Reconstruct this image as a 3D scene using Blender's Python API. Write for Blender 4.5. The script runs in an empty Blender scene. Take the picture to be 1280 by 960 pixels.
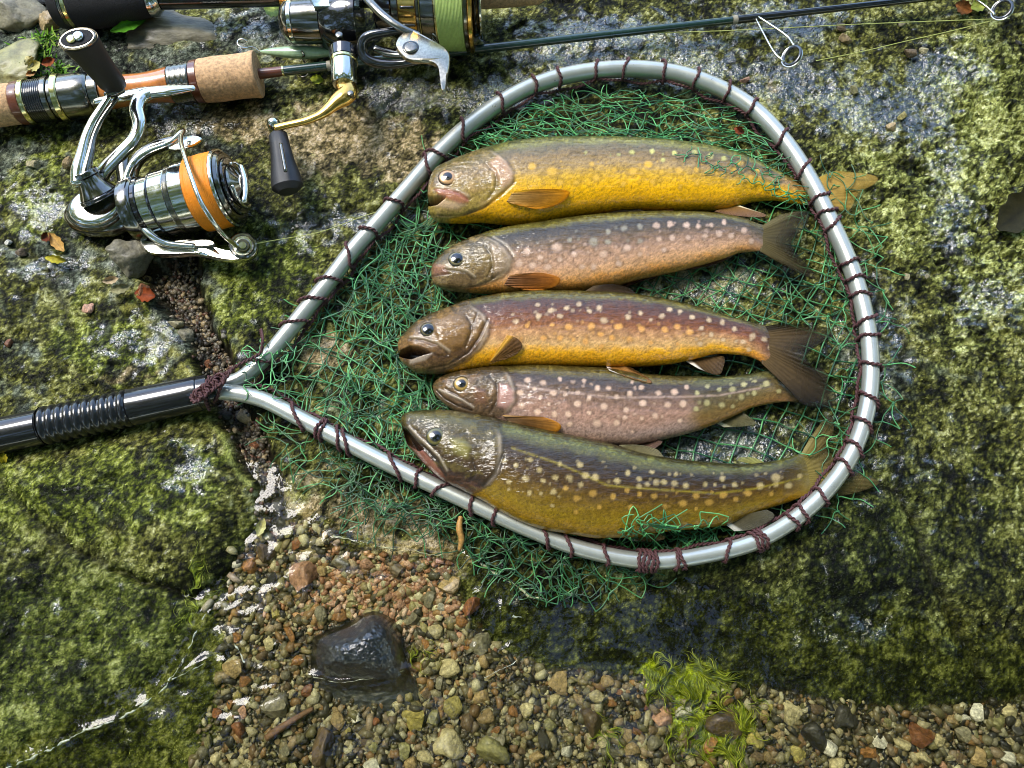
import bpy, math, random
import numpy as np
from mathutils import Vector, Matrix

sc = bpy.context.scene
COL = sc.collection
random.seed(7)
RNG = np.random.default_rng(7)

# ------------------------------------------------------------------ camera
TILT = math.radians(18.0)
DIST = 0.50
HFOV = math.radians(66.0)
FPX = 640.0 / math.tan(HFOV / 2)
cam_d = bpy.data.cameras.new("camera")
cam = bpy.data.objects.new("camera", cam_d)
COL.objects.link(cam)
CAMP = np.array([0.0, -DIST * math.sin(TILT), DIST * math.cos(TILT)])
cam.location = CAMP
cam.rotation_euler = (TILT, 0, 0)
cam_d.sensor_fit = 'HORIZONTAL'
cam_d.sensor_width = 36
cam_d.lens = 18.0 / math.tan(HFOV / 2)
cam_d.clip_start = 0.01
cam_d.clip_end = 200
sc.camera = cam

# ------------------------------------------------------------------ sky, sun, exposure
SUN_EL, SUN_AZ = math.radians(58), math.radians(-50)     # azimuth from +Y towards +X
world = bpy.data.worlds.new("World")
sc.world = world
world.use_nodes = True
wn = world.node_tree
wn.nodes.clear()
sky = wn.nodes.new('ShaderNodeTexSky')
sky.sky_type = 'NISHITA'
sky.sun_disc = False
sky.sun_elevation = SUN_EL
sky.sun_rotation = SUN_AZ
sky.air_density = 1.0
sky.dust_density = 0.7
sky.ozone_density = 1.6
bg = wn.nodes.new('ShaderNodeBackground')
bg.inputs['Strength'].default_value = 0.15
wo = wn.nodes.new('ShaderNodeOutputWorld')
wn.links.new(sky.outputs[0], bg.inputs['Color'])
wn.links.new(bg.outputs[0], wo.inputs['Surface'])
sd = bpy.data.lights.new("sun", 'SUN')
sd.energy = 1.05
sd.angle = math.radians(24)
sd.color = (1.0, 0.95, 0.86)
sun = bpy.data.objects.new("sun", sd)
COL.objects.link(sun)
sdir = Vector((math.sin(SUN_AZ) * math.cos(SUN_EL), math.cos(SUN_AZ) * math.cos(SUN_EL), math.sin(SUN_EL)))
sun.rotation_euler = sdir.to_track_quat('Z', 'Y').to_euler()
sun.location = sdir * 3
sc.view_settings.view_transform = 'Standard'
sc.view_settings.look = 'None'
sc.view_settings.exposure = 1.95
sc.view_settings.gamma = 1.0
sc.view_settings.use_curve_mapping = False
sc.render.engine = 'CYCLES'
sc.cycles.use_denoising = True
sc.cycles.filter_width = 1.0
sc.cycles.max_bounces = 8
sc.cycles.diffuse_bounces = 3
sc.cycles.glossy_bounces = 4
sc.cycles.transparent_max_bounces = 16
sc.cycles.sample_clamp_indirect = 6
sc.cycles.caustics_reflective = False
sc.cycles.caustics_refractive = False

# ------------------------------------------------------------------ picture <-> place measurements
CT, ST = math.cos(TILT), math.sin(TILT)

def P(px, py, z=0.0):
    """World point at height z seen at photo pixel (px, py)."""
    px = np.asarray(px, float); py = np.asarray(py, float); z = np.asarray(z, float)
    cx = (px - 640) / FPX; cy = (480 - py) / FPX
    dx = cx; dy = cy * CT + ST; dz = cy * ST - CT
    t = (z - CAMP[2]) / dz
    return np.stack(np.broadcast_arrays(CAMP[0] + t * dx, CAMP[1] + t * dy, z + 0 * t), -1)

def proj(x, y, z=0.0):
    rx, ry, rz = x - CAMP[0], y - CAMP[1], z - CAMP[2]
    a = ry * CT + rz * ST
    d = ry * ST - rz * CT
    return 640 + FPX * rx / d, 480 - FPX * a / d

def S(px, py, z=0.0):
    """metres per photo pixel at that spot"""
    p = P(px, py, z)
    return ((p[..., 1] - CAMP[1]) * ST - (p[..., 2] - CAMP[2]) * CT) / FPX

# ------------------------------------------------------------------ noise and shapes in numpy
def _hash(ix, iy, seed):
    a = (ix.astype(np.int64) * 374761393 + iy.astype(np.int64) * 668265263 + seed * 974711) & 0xffffffff
    a = ((a ^ (a >> 13)) * 1274126177) & 0xffffffff
    return a ^ (a >> 16)

def perlin(x, y, seed=0):
    x = np.asarray(x, float); y = np.asarray(y, float)
    ix = np.floor(x); iy = np.floor(y); fx = x - ix; fy = y - iy
    u = fx * fx * fx * (fx * (fx * 6 - 15) + 10); v = fy * fy * fy * (fy * (fy * 6 - 15) + 10)
    def g(ox, oy):
        a = _hash(ix + ox, iy + oy, seed) * (2 * math.pi / 4294967296.0)
        return np.cos(a) * (fx - ox) + np.sin(a) * (fy - oy)
    n0 = g(0, 0) * (1 - u) + g(1, 0) * u
    n1 = g(0, 1) * (1 - u) + g(1, 1) * u
    return (n0 * (1 - v) + n1 * v) * 1.5

def fbm(x, y, o=4, seed=0, gain=0.5):
    s = 0; a = 1; t = 0
    for k in range(o):
        s = s + a * perlin(x * 2 ** k + 17.3 * k, y * 2 ** k - 9.1 * k, seed + k); t += a; a *= gain
    return s / t * 1.3

def ridged(x, y, o=3, seed=0):
    s = 0; a = 1; t = 0
    for k in range(o):
        s = s + a * (1 - 2 * np.abs(perlin(x * 2 ** k, y * 2 ** k, seed + k))); t += a; a *= 0.5
    return s / t

def vor(x, y, seed=0):
    """distance to nearest cell point, and the cell's random number"""
    ix = np.floor(x); iy = np.floor(y); best = np.full(np.shape(x), 9.0); second = np.full(np.shape(x), 9.0); idv = np.zeros(np.shape(x))
    for ox in (-1, 0, 1):
        for oy in (-1, 0, 1):
            h = _hash(ix + ox, iy + oy, seed); h2 = _hash(ix + ox, iy + oy, seed + 91)
            qx = ix + ox + (h % 1000) / 1000.0; qy = iy + oy + (h2 % 1000) / 1000.0
            d = np.hypot(x - qx, y - qy)
            m = d < best
            second = np.where(m, best, np.minimum(second, d))
            idv = np.where(m, ((h >> 10) % 1000) / 1000.0, idv)
            best = np.where(m, d, best)
    return best, second - best, idv

def sstep(a, b, x):
    t = np.clip((x - a) / (b - a), 0, 1)
    return t * t * (3 - 2 * t)

def dline(x, y, pts, closed=False):
    pts = list(pts)
    if closed: pts = pts + [pts[0]]
    best = np.full(np.shape(x), 1e9)
    for (x0, y0), (x1, y1) in zip(pts[:-1], pts[1:]):
        dx, dy = x1 - x0, y1 - y0
        t = np.clip(((x - x0) * dx + (y - y0) * dy) / (dx * dx + dy * dy + 1e-9), 0, 1)
        best = np.minimum(best, np.hypot(x - x0 - t * dx, y - y0 - t * dy))
    return best

def sdf(x, y, poly):
    d = dline(x, y, poly, True)
    ins = np.zeros(np.shape(x), bool)
    n = len(poly)
    for i in range(n):
        x0, y0 = poly[i]; x1, y1 = poly[(i + 1) % n]
        if y0 == y1: continue
        c = ((y0 > y) != (y1 > y)) & (x < (x1 - x0) * (y - y0) / (y1 - y0) + x0)
        ins ^= c
    return np.where(ins, -d, d)

def lin(c):
    c = np.asarray(c, float) / 255.0
    return np.where(c <= 0.04045, c / 12.92, ((c + 0.055) / 1.055) ** 2.4)

def ramp(t, stops):
    """stops: [(pos, (r,g,b) 0-255)] -> linear colour"""
    xs = [s[0] for s in stops]; cs = np.array([lin(s[1]) for s in stops])
    return np.stack([np.interp(t, xs, cs[:, k]) for k in range(3)], -1)

def mix(a, b, w):
    w = np.asarray(w)[..., None]
    return a * (1 - w) + b * w

def catmull(pts, n, closed=False):
    p = np.array(pts, float)
    m = len(p)
    if closed:
        q = np.vstack([p[-1], p, p[0], p[1]]); segs = m
    else:
        q = np.vstack([2 * p[0] - p[1], p, 2 * p[-1] - p[-2]]); segs = m - 1
    t = np.linspace(0, segs, n, endpoint=not closed)
    i = np.minimum(t.astype(int), segs - 1); f = (t - i)[:, None]
    a, b, c, d = q[i], q[i + 1], q[i + 2], q[i + 3]
    out = 0.5 * (2 * b + (c - a) * f + (2 * a - 5 * b + 4 * c - d) * f ** 2 + (3 * b - a - 3 * c + d) * f ** 3)
    L = np.concatenate([[0], np.cumsum(np.linalg.norm(np.diff(out, axis=0), axis=1))])
    if closed: return out
    s = np.linspace(0, L[-1], n)
    return np.stack([np.interp(s, L, out[:, k]) for k in range(out.shape[1])], -1)

# ------------------------------------------------------------------ materials
def mat(name, base=(0.5, 0.5, 0.5), rough=0.5, metal=0.0, coat=0.0, coatr=0.05, attr=None, nscale=0, namp=0.3,
        bscale=0, bdist=0.0003, spec=0.5, sub=0, alpha=None, trans=0, emis=None, band=None, ior=1.5, bdetail=4, coatbump=False, aniso=0):
    m = bpy.data.materials.new(name)
    m.use_nodes = True
    nt = m.node_tree; N = nt.nodes; L = nt.links
    b = N['Principled BSDF']
    b.inputs['Base Color'].default_value = (*base, 1)
    b.inputs['Roughness'].default_value = rough
    b.inputs['Metallic'].default_value = metal
    b.inputs['Coat Weight'].default_value = coat
    b.inputs['Coat Roughness'].default_value = coatr
    b.inputs['Specular IOR Level'].default_value = spec
    b.inputs['IOR'].default_value = ior
    tc = N.new('ShaderNodeTexCoord')
    src = None
    if attr:
        a = N.new('ShaderNodeAttribute'); a.attribute_name = attr; src = a.outputs['Color']
    if nscale:
        n = N.new('ShaderNodeTexNoise'); n.inputs['Scale'].default_value = nscale; n.inputs['Detail'].default_value = 5
        n.inputs['Roughness'].default_value = 0.65
        L.new(tc.outputs['Object'], n.inputs['Vector'])
        mr = N.new('ShaderNodeMapRange'); mr.inputs['From Min'].default_value = 0.3; mr.inputs['From Max'].default_value = 0.7
        mr.inputs['To Min'].default_value = 1 - namp; mr.inputs['To Max'].default_value = 1 + namp
        L.new(n.outputs['Fac'], mr.inputs['Value'])
        vm = N.new('ShaderNodeVectorMath'); vm.operation = 'SCALE'
        if src: L.new(src, vm.inputs[0])
        else: vm.inputs[0].default_value = base
        L.new(mr.outputs[0], vm.inputs['Scale']); src = vm.outputs[0]
        rr = N.new('ShaderNodeMapRange'); rr.inputs['To Min'].default_value = max(0.02, rough - 0.08); rr.inputs['To Max'].default_value = min(1, rough + 0.1)
        L.new(n.outputs['Fac'], rr.inputs['Value']); L.new(rr.outputs[0], b.inputs['Roughness'])
    if src: L.new(src, b.inputs['Base Color'])
    if bscale:
        n2 = N.new('ShaderNodeTexNoise'); n2.inputs['Scale'].default_value = bscale; n2.inputs['Detail'].default_value = bdetail
        L.new(tc.outputs['Object'], n2.inputs['Vector'])
        bp = N.new('ShaderNodeBump'); bp.inputs['Distance'].default_value = bdist; bp.inputs['Strength'].default_value = 1
        L.new(n2.outputs['Fac'], bp.inputs['Height']); L.new(bp.outputs[0], b.inputs['Normal'])
        if coatbump: L.new(bp.outputs[0], b.inputs['Coat Normal'])
    return m

# ------------------------------------------------------------------ mesh helpers
def mesh_np(name, verts, quads=None, tris=None, m=None, parent=None, col=None, smooth=True, flip=False, attrs=None):
    me = bpy.data.meshes.new(name)
    verts = np.asarray(verts, np.float32).reshape(-1, 3)
    me.vertices.add(len(verts)); me.vertices.foreach_set('co', verts.ravel())
    idx = []; tot = []
    if quads is not None and len(quads):
        q = np.asarray(quads, np.int32).reshape(-1, 4)
        if flip: q = q[:, ::-1]
        idx.append(q.ravel()); tot.append(np.full(len(q), 4, np.int32))
    if tris is not None and len(tris):
        q = np.asarray(tris, np.int32).reshape(-1, 3)
        if flip: q = q[:, ::-1]
        idx.append(q.ravel()); tot.append(np.full(len(q), 3, np.int32))
    idx = np.concatenate(idx); tot = np.concatenate(tot)
    me.loops.add(len(idx)); me.loops.foreach_set('vertex_index', idx)
    me.polygons.add(len(tot))
    st = np.concatenate([[0], np.cumsum(tot)[:-1]]).astype(np.int32)
    me.polygons.foreach_set('loop_start', st); me.polygons.foreach_set('loop_total', tot)
    if smooth: me.polygons.foreach_set('use_smooth', np.ones(len(tot), bool))
    me.update(calc_edges=True)
    if col is not None:
        a = me.attributes.new('Col', 'FLOAT_COLOR', 'POINT')
        c = np.ones((len(verts), 4), np.float32); c[:, :3] = np.asarray(col).reshape(-1, 3)
        a.data.foreach_set('color', c.ravel())
    for k, v in (attrs or {}).items():
        a = me.attributes.new(k, 'FLOAT', 'POINT'); a.data.foreach_set('value', np.asarray(v, np.float32).ravel())
    o = bpy.data.objects.new(name, me)
    COL.objects.link(o)
    if m: me.materials.append(m)
    if parent: o.parent = parent
    return o

def grid_quads(nu, nv, wrap_u=False, wrap_v=False, off=0):
    i = np.arange(nu if wrap_u else nu - 1)[:, None]; j = np.arange(nv if wrap_v else nv - 1)[None, :]
    i2 = (i + 1) % nu; j2 = (j + 1) % nv
    return np.stack(np.broadcast_arrays(i * nv + j, i2 * nv + j, i2 * nv + j2, i * nv + j2), -1).reshape(-1, 4) + off

def thing(name, label, cat, loc=(0, 0, 0), group=None):
    o = bpy.data.objects.new(name, None)
    o.empty_display_size = 0.02
    COL.objects.link(o)
    o['label'] = label; o['category'] = cat
    if group: o['group'] = group
    return o

def tag(o, label, cat, group=None, kind=None):
    o['label'] = label; o['category'] = cat
    if group: o['group'] = group
    if kind: o['kind'] = kind
    return o

def frames(pts, closed=False):
    p = np.asarray(pts, float)
    if closed: t = np.roll(p, -1, 0) - np.roll(p, 1, 0)
    else: t = np.gradient(p, axis=0)
    t /= np.linalg.norm(t, axis=1)[:, None] + 1e-12
    up = np.array([0, 0, 1.0])
    s = np.cross(t, up); l = np.linalg.norm(s, axis=1)
    s[l < 1e-3] = (1, 0, 0); s /= np.linalg.norm(s, axis=1)[:, None]
    u = np.cross(s, t)
    return t, s, u

def tube(name, pts, r, m, parent=None, sides=12, closed=False, flat=1.0, col=None, ends=True):
    """swept tube; r scalar or per-point; flat = vertical scale of the section"""
    p = np.asarray(pts, float); n = len(p)
    t, s, u = frames(p, closed)
    r = np.broadcast_to(np.asarray(r, float), (n,))
    a = np.linspace(0, 2 * math.pi, sides, endpoint=False)
    v = p[:, None] + r[:, None, None] * (np.cos(a)[None, :, None] * s[:, None] + flat * np.sin(a)[None, :, None] * u[:, None])
    q = grid_quads(n, sides, closed, True)
    v = v.reshape(-1, 3); tr = []
    if not closed and ends:
        v = np.vstack([v, p[0] - t[0] * r[0] * .5, p[-1] + t[-1] * r[-1] * .5]); a0 = n * sides
        for k in range(sides):
            k2 = (k + 1) % sides
            tr.append((a0, k, k2)); tr.append((a0 + 1, (n - 1) * sides + k2, (n - 1) * sides + k))
    return mesh_np(name, v, q, tr, m, parent, flip=True)

def pxtube(name, pxs, r_px, m, parent=None, n=40, **kw):
    """pxs: [(px,py,z)] ; r in px"""
    c = catmull(pxs, n)
    w = P(c[:, 0], c[:, 1], c[:, 2])
    if np.ndim(r_px): r_px = np.interp(np.linspace(0, 1, n), np.linspace(0, 1, len(r_px)), r_px)
    return tube(name, w, S(c[:, 0], c[:, 1], c[:, 2]) * r_px, m, parent, **kw)

def lathe(name, A, B, prof, m, parent=None, sides=48, ey=1.0, rot=0.0, col=None, dents=None):
    """A, B: world points of the axis; prof: [(t metres along axis, radius)] ; ey squashes one side axis"""
    A = np.asarray(A, float); B = np.asarray(B, float)
    ax = (B - A) / np.linalg.norm(B - A)
    s = np.cross(ax, (0, 0, 1.0)); s /= np.linalg.norm(s); u = np.cross(s, ax)
    if rot: s, u = s * math.cos(rot) + u * math.sin(rot), u * math.cos(rot) - s * math.sin(rot)
    a = np.linspace(0, 2 * math.pi, sides, endpoint=False)
    pr = np.array(prof, float); n = len(pr)
    rr = np.maximum(pr[:, 1], 1e-6)[:, None] * np.ones(sides)[None]
    if dents is not None: rr = rr * dents(pr[:, 0][:, None], a[None])
    v = A + pr[:, 0][:, None, None] * ax + rr[..., None] * (np.cos(a)[None, :, None] * s + ey * np.sin(a)[None, :, None] * u)
    q = grid_quads(n, sides, False, True)
    v = v.reshape(-1, 3)
    v = np.vstack([v, A + ax * pr[0, 0], A + ax * pr[-1, 0]]); tr = []
    for k in range(sides):
        k2 = (k + 1) % sides
        tr.append((n * sides, k, k2)); tr.append((n * sides + 1, (n - 1) * sides + k2, (n - 1) * sides + k))
    o = mesh_np(name, v, q, tr, m, parent, smooth=True, flip=False)
    sharpen(o)
    return o

def sharpen(o, deg=38):
    me = o.data
    try:
        me.set_sharp_from_angle(angle=math.radians(deg))
    except Exception:
        pass

def plate(name, poly, z, th, m, parent=None, bevel=0.0006, smooth_n=0):
    """solid plate cut from a pixel outline at height z, thickness th, rounded edge"""
    pl = np.array(poly, float)
    if smooth_n: pl = catmull(pl, smooth_n, closed=True)
    zz = np.broadcast_to(np.asarray(z, float), (len(pl),))
    w = P(pl[:, 0], pl[:, 1], zz)
    c = w.mean(0)
    rings = []
    for k, (ins, dz) in enumerate([(0.5, 0), (bevel, 0), (0, -bevel), (0, -th + bevel), (bevel, -th)]):
        d = w - c; l = np.linalg.norm(d[:, :2], axis=1)[:, None] + 1e-9
        f = 1 - (ins if k else 0) / l
        if k == 0: continue
        r = c + d * f; r[:, 2] = w[:, 2] + dz
        rings.append(r)
    n = len(pl)
    me = bpy.data.meshes.new(name)
    vs = np.vstack(rings)
    faces = [list(range(n))[::-1] if False else list(range(n))]
    for k in range(3):
        for i in range(n):
            j = (i + 1) % n
            faces.append([k * n + i, (k + 1) * n + i, (k + 1) * n + j, k * n + j])
    faces.append(list(range(3 * n, 4 * n))[::-1])
    me.from_pydata([tuple(v) for v in vs], [], faces)
    me.update()
    o = bpy.data.objects.new(name, me); COL.objects.link(o)
    me.materials.append(m)
    import bmesh
    bm = bmesh.new(); bm.from_mesh(me); bmesh.ops.recalc_face_normals(bm, faces=bm.faces); bm.to_mesh(me); bm.free()
    for p in me.polygons: p.use_smooth = len(p.vertices) == 4
    sharpen(o, 50)
    if parent: o.parent = parent
    return o

# ================================================================== GROUND
def axis_coords(a, b, step, far, g=1.35):
    core = np.arange(a, b + step / 2, step)
    d = step; lo = []; hi = []; x = a
    while x > -far: d *= (1.07 if d < .018 and g < 1.4 else 1.4); x -= d; lo.append(x)
    d = step; x = b
    while x < far: d *= (1.07 if d < .018 and g < 1.4 else 1.4); x += d; hi.append(x)
    return np.concatenate([lo[::-1], core, hi])

GX = axis_coords(-0.43, 0.43, 0.00116, 30)
GY = axis_coords(-0.265, 0.35, 0.00116, 30)
XX, YY = np.meshgrid(GX, GY, indexing='ij')

GRAV = [(300, 690), (345, 640), (395, 655), (440, 690), (560, 700), (575, 760), (600, 800), (680, 838), (800, 850), (960, 865), (1120, 890), (1290, 880),
        (1450, 890), (1450, 1150), (-40, 1200), (215, 1010), (262, 900), (285, 820), (270, 760)]
WATER = [(-120, 1000), (20, 952), (120, 905), (195, 858), (245, 800), (262, 765), (300, 700), (322, 640), (350, 610), (400, 645), (470, 672), (560, 688),
         (620, 705), (680, 735), (760, 742), (850, 730), (960, 745), (1090, 760), (1290, 790), (1500, 800), (1500, 1300), (-120, 1300)]
BOULDER = [(-120, 570), (40, 545), (250, 505), (290, 560), (318, 620), (322, 660), (240, 745), (205, 735), (140, 712), (60, 670), (-120, 640)]
GULLY = [(165, 335), (240, 305), (252, 380), (285, 440), (300, 500), (330, 540), (350, 600), (345, 660), (318, 650), (318, 600), (288, 545), (258, 490), (240, 440), (212, 390)]
CRACKS = [([(140, 712), (175, 726), (205, 733), (240, 746), (262, 730), (300, 700), (322, 665)], 4.5, .005),
          ([(20, 790), (60, 797), (100, 793)], 2.5, .0015), ([(43, 815), (60, 830), (70, 842)], 2.5, .0015),
          ([(1148, 640), (1160, 700), (1190, 760), (1225, 820), (1240, 850)], 9, .003), ([(990, 600), (1110, 610), (1150, 650)], 6, .002),
          ([(330, 165), (350, 200), (345, 240)], 5, .0015), ([(280, 300), (340, 292), (420, 270), (480, 262), (520, 248)], 9, .004),
          ([(240, 330), (252, 380), (280, 450)], 7, .004), ([(460, 150), (490, 130), (510, 100), (580, 92)], 6, .002),
          ([(0, 300), (60, 330), (90, 420)], 8, .0015), ([(1060, 300), (1110, 380), (1130, 450)], 14, .002),
          ([(0, 600), (40, 640), (90, 690), (130, 700)], 9, .0025)]

def blob(U, V, bl):
    s = 0
    for b in bl:
        x, y, rx, ry = b[:4]; w = b[4] if len(b) > 4 else 1
        s = s + w * np.exp(-(((U - x) / rx) ** 2 + ((V - y) / ry) ** 2))
    return np.clip(s, 0, 1.3)

YELLOW = [(1225, 95, 75, 60), (1180, 240, 90, 60), (1235, 320, 70, 70), (1040, 215, 90, 35, .7), (1120, 300, 70, 45, .6), (1200, 430, 70, 60, .5), (1255, 180, 60, 60, .8), (1250, 560, 60, 90, .3)]
TAN = [(440, 165, 80, 40), (520, 200, 55, 28, .9), (290, 150, 60, 30, .8), (370, 200, 50, 40, .5), (580, 30, 40, 20, .3), (960, 110, 70, 30, .35), (850, 340, 80, 40, .6), (410, 440, 40, 30, .9),
       (480, 645, 90, 28, .8), (380, 610, 50, 40, .5), (160, 470, 60, 20, .35), (470, 715, 110, 30, .6), (910, 550, 80, 40, .3), (540, 690, 60, 20, .9)]
GREY = [(60, 60, 90, 70, .9), (90, 330, 110, 45, .6), (230, 400, 60, 60, .75), (420, 130, 160, 22, .3), (170, 60, 200, 45, .8), (20, 185, 70, 50, .5), (350, 40, 60, 30, .6), (30, 460, 50, 90, .35), (880, 355, 90, 40, .4),
        (900, 555, 90, 40, .7), (250, 170, 60, 30, .6), (1090, 420, 40, 60, .4), (1150, 470, 60, 30, .4), (430, 500, 40, 30, .5), (120, 780, 50, 50, .15)]
LIME = [(130, 430, 80, 50), (100, 620, 160, 60), (300, 360, 60, 70), (360, 330, 50, 60, .8), (60, 210, 80, 50, .8), (50, 290, 70, 30, .6), (60, 800, 120, 60, .45), (235, 600, 60, 60, .4), (170, 770, 80, 40, .35),
        (1210, 600, 60, 60, .35), (1040, 660, 50, 40, .4), (430, 560, 60, 40, .3), (470, 480, 60, 50, .4)]
WETB = [(1185, 85, 48, 28), (1165, 115, 34, 40, .9), (1120, 155, 60, 30, .7), (620, 120, 80, 22), (500, 120, 45, 26, 1.), (760, 40, 90, 18), (860, 70, 60, 22, .8), (700, 70, 60, 18, .9), (980, 105, 70, 30, .8), (1005, 40, 60, 22, .6),
        (1190, 275, 34, 45, .9), (1240, 380, 45, 30, 1.0), (1185, 200, 30, 30, .7), (440, 275, 90, 14, .9), (350, 300, 70, 12, .5), (160, 430, 50, 30, .4), (80, 335, 60, 22, .5), (230, 150, 50, 24, .8),
        (245, 590, 25, 30, .8), (60, 260, 30, 20, .7), (900, 555, 90, 40, 1.), (880, 350, 90, 40, .7), (1060, 790, 80, 30, .5), (560, 500, 50, 30, .4), (810, 90, 90, 18, .6), (1090, 420, 50, 60, .6), (340, 620, 26, 40, 1.),
        (30, 270, 40, 60, .3), (960, 20, 90, 20, .5), (320, 40, 80, 22, .5), (1060, 130, 60, 40, .5), (200, 420, 30, 40, .4), (1120, 600, 90, 40, .35), (1080, 500, 40, 60, .4)]

def ground_height(x, y, fine=True):
    U, V = proj(np.clip(x, -.62, .62), np.clip(y, -.36, .62))
    nx = x / .0005; ny = -y / .0005
    wx = nx + 14 * fbm(nx / 60, ny / 60, 2, 3); wy = ny + 14 * fbm(nx / 60, ny / 60, 2, 5)
    wU = U + 9 * fbm(nx / 40, ny / 40, 3, 11); wV = V + 9 * fbm(nx / 40, ny / 40, 3, 12)
    h = .0030 * fbm(nx / 260, ny / 260, 2, 20) + .0018 * fbm(wx / 70, wy / 70, 3, 21)
    sw = sdf(wU, wV, WATER); sg = sdf(wU, wV, GRAV); sb = sdf(wU, wV, BOULDER); su = sdf(wU, wV, GULLY)
    under = sstep(25, -110, sw)
    h = h - .0065 * sstep(34, -6, sw) - .0075 * sstep(0, -110, sw)
    sh_ = .85 * np.exp(-(sw / 26) ** 2)
    h = h * (1 - sh_) + sh_ * (-.0065 + .00006 * sw)
    g = sstep(14, -50, sg)
    h = h * (1 - .6 * g) - .011 * g
    bo = sstep(6, -60, sb)
    h = h + .007 * bo
    left = sstep(330, 250, wU) * sstep(700, 760, wV)
    h = h - .002 * left
    gu = sstep(10, -16, su)
    h = h - .016 * gu
    for pts, w, d in CRACKS:
        dd = dline(wU, wV, pts)
        h = h - d * np.exp(-(dd / w) ** 2)
    # raised left slab edge towards the top left stones
    h = h + .006 * blob(U, V, [(120, 70, 160, 50)])
    if fine:
        alg = np.clip(blob(U, V, YELLOW) * 1.4, 0, 1)
        soft = sstep(.0, -60, sw)
        mo = fbm(wx / 13, wy / 13, 4, 31)
        h = h + (.0011 * mo + .0006 * np.abs(fbm(wx / 5, wy / 5, 2, 33))) * (1 - .4 * soft) * (1 - .55 * g)
        r = ridged((wx * .9 + wy * .25) / 30, (wy * 1.3 - wx * .35) / 17, 3, 41)
        h = h + .0042 * alg * (r - .3) + .0016 * alg * fbm(wx / 7, wy / 7, 3, 43)
        d1, d2, idv = vor(wx / 9, wy / 9, 5)
        h = h + g * (.0022 * (idv - .3) * sstep(.0, .3, d2))
        h = h + gu * (.0018 * (idv - .3) * sstep(.0, .3, d2))
        # smaller pits
        pit = sstep(.28, .55, fbm(wx / 26, wy / 26, 3, 47))
        h = h - .0018 * pit
    return h

HH = ground_height(XX, YY)

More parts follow.
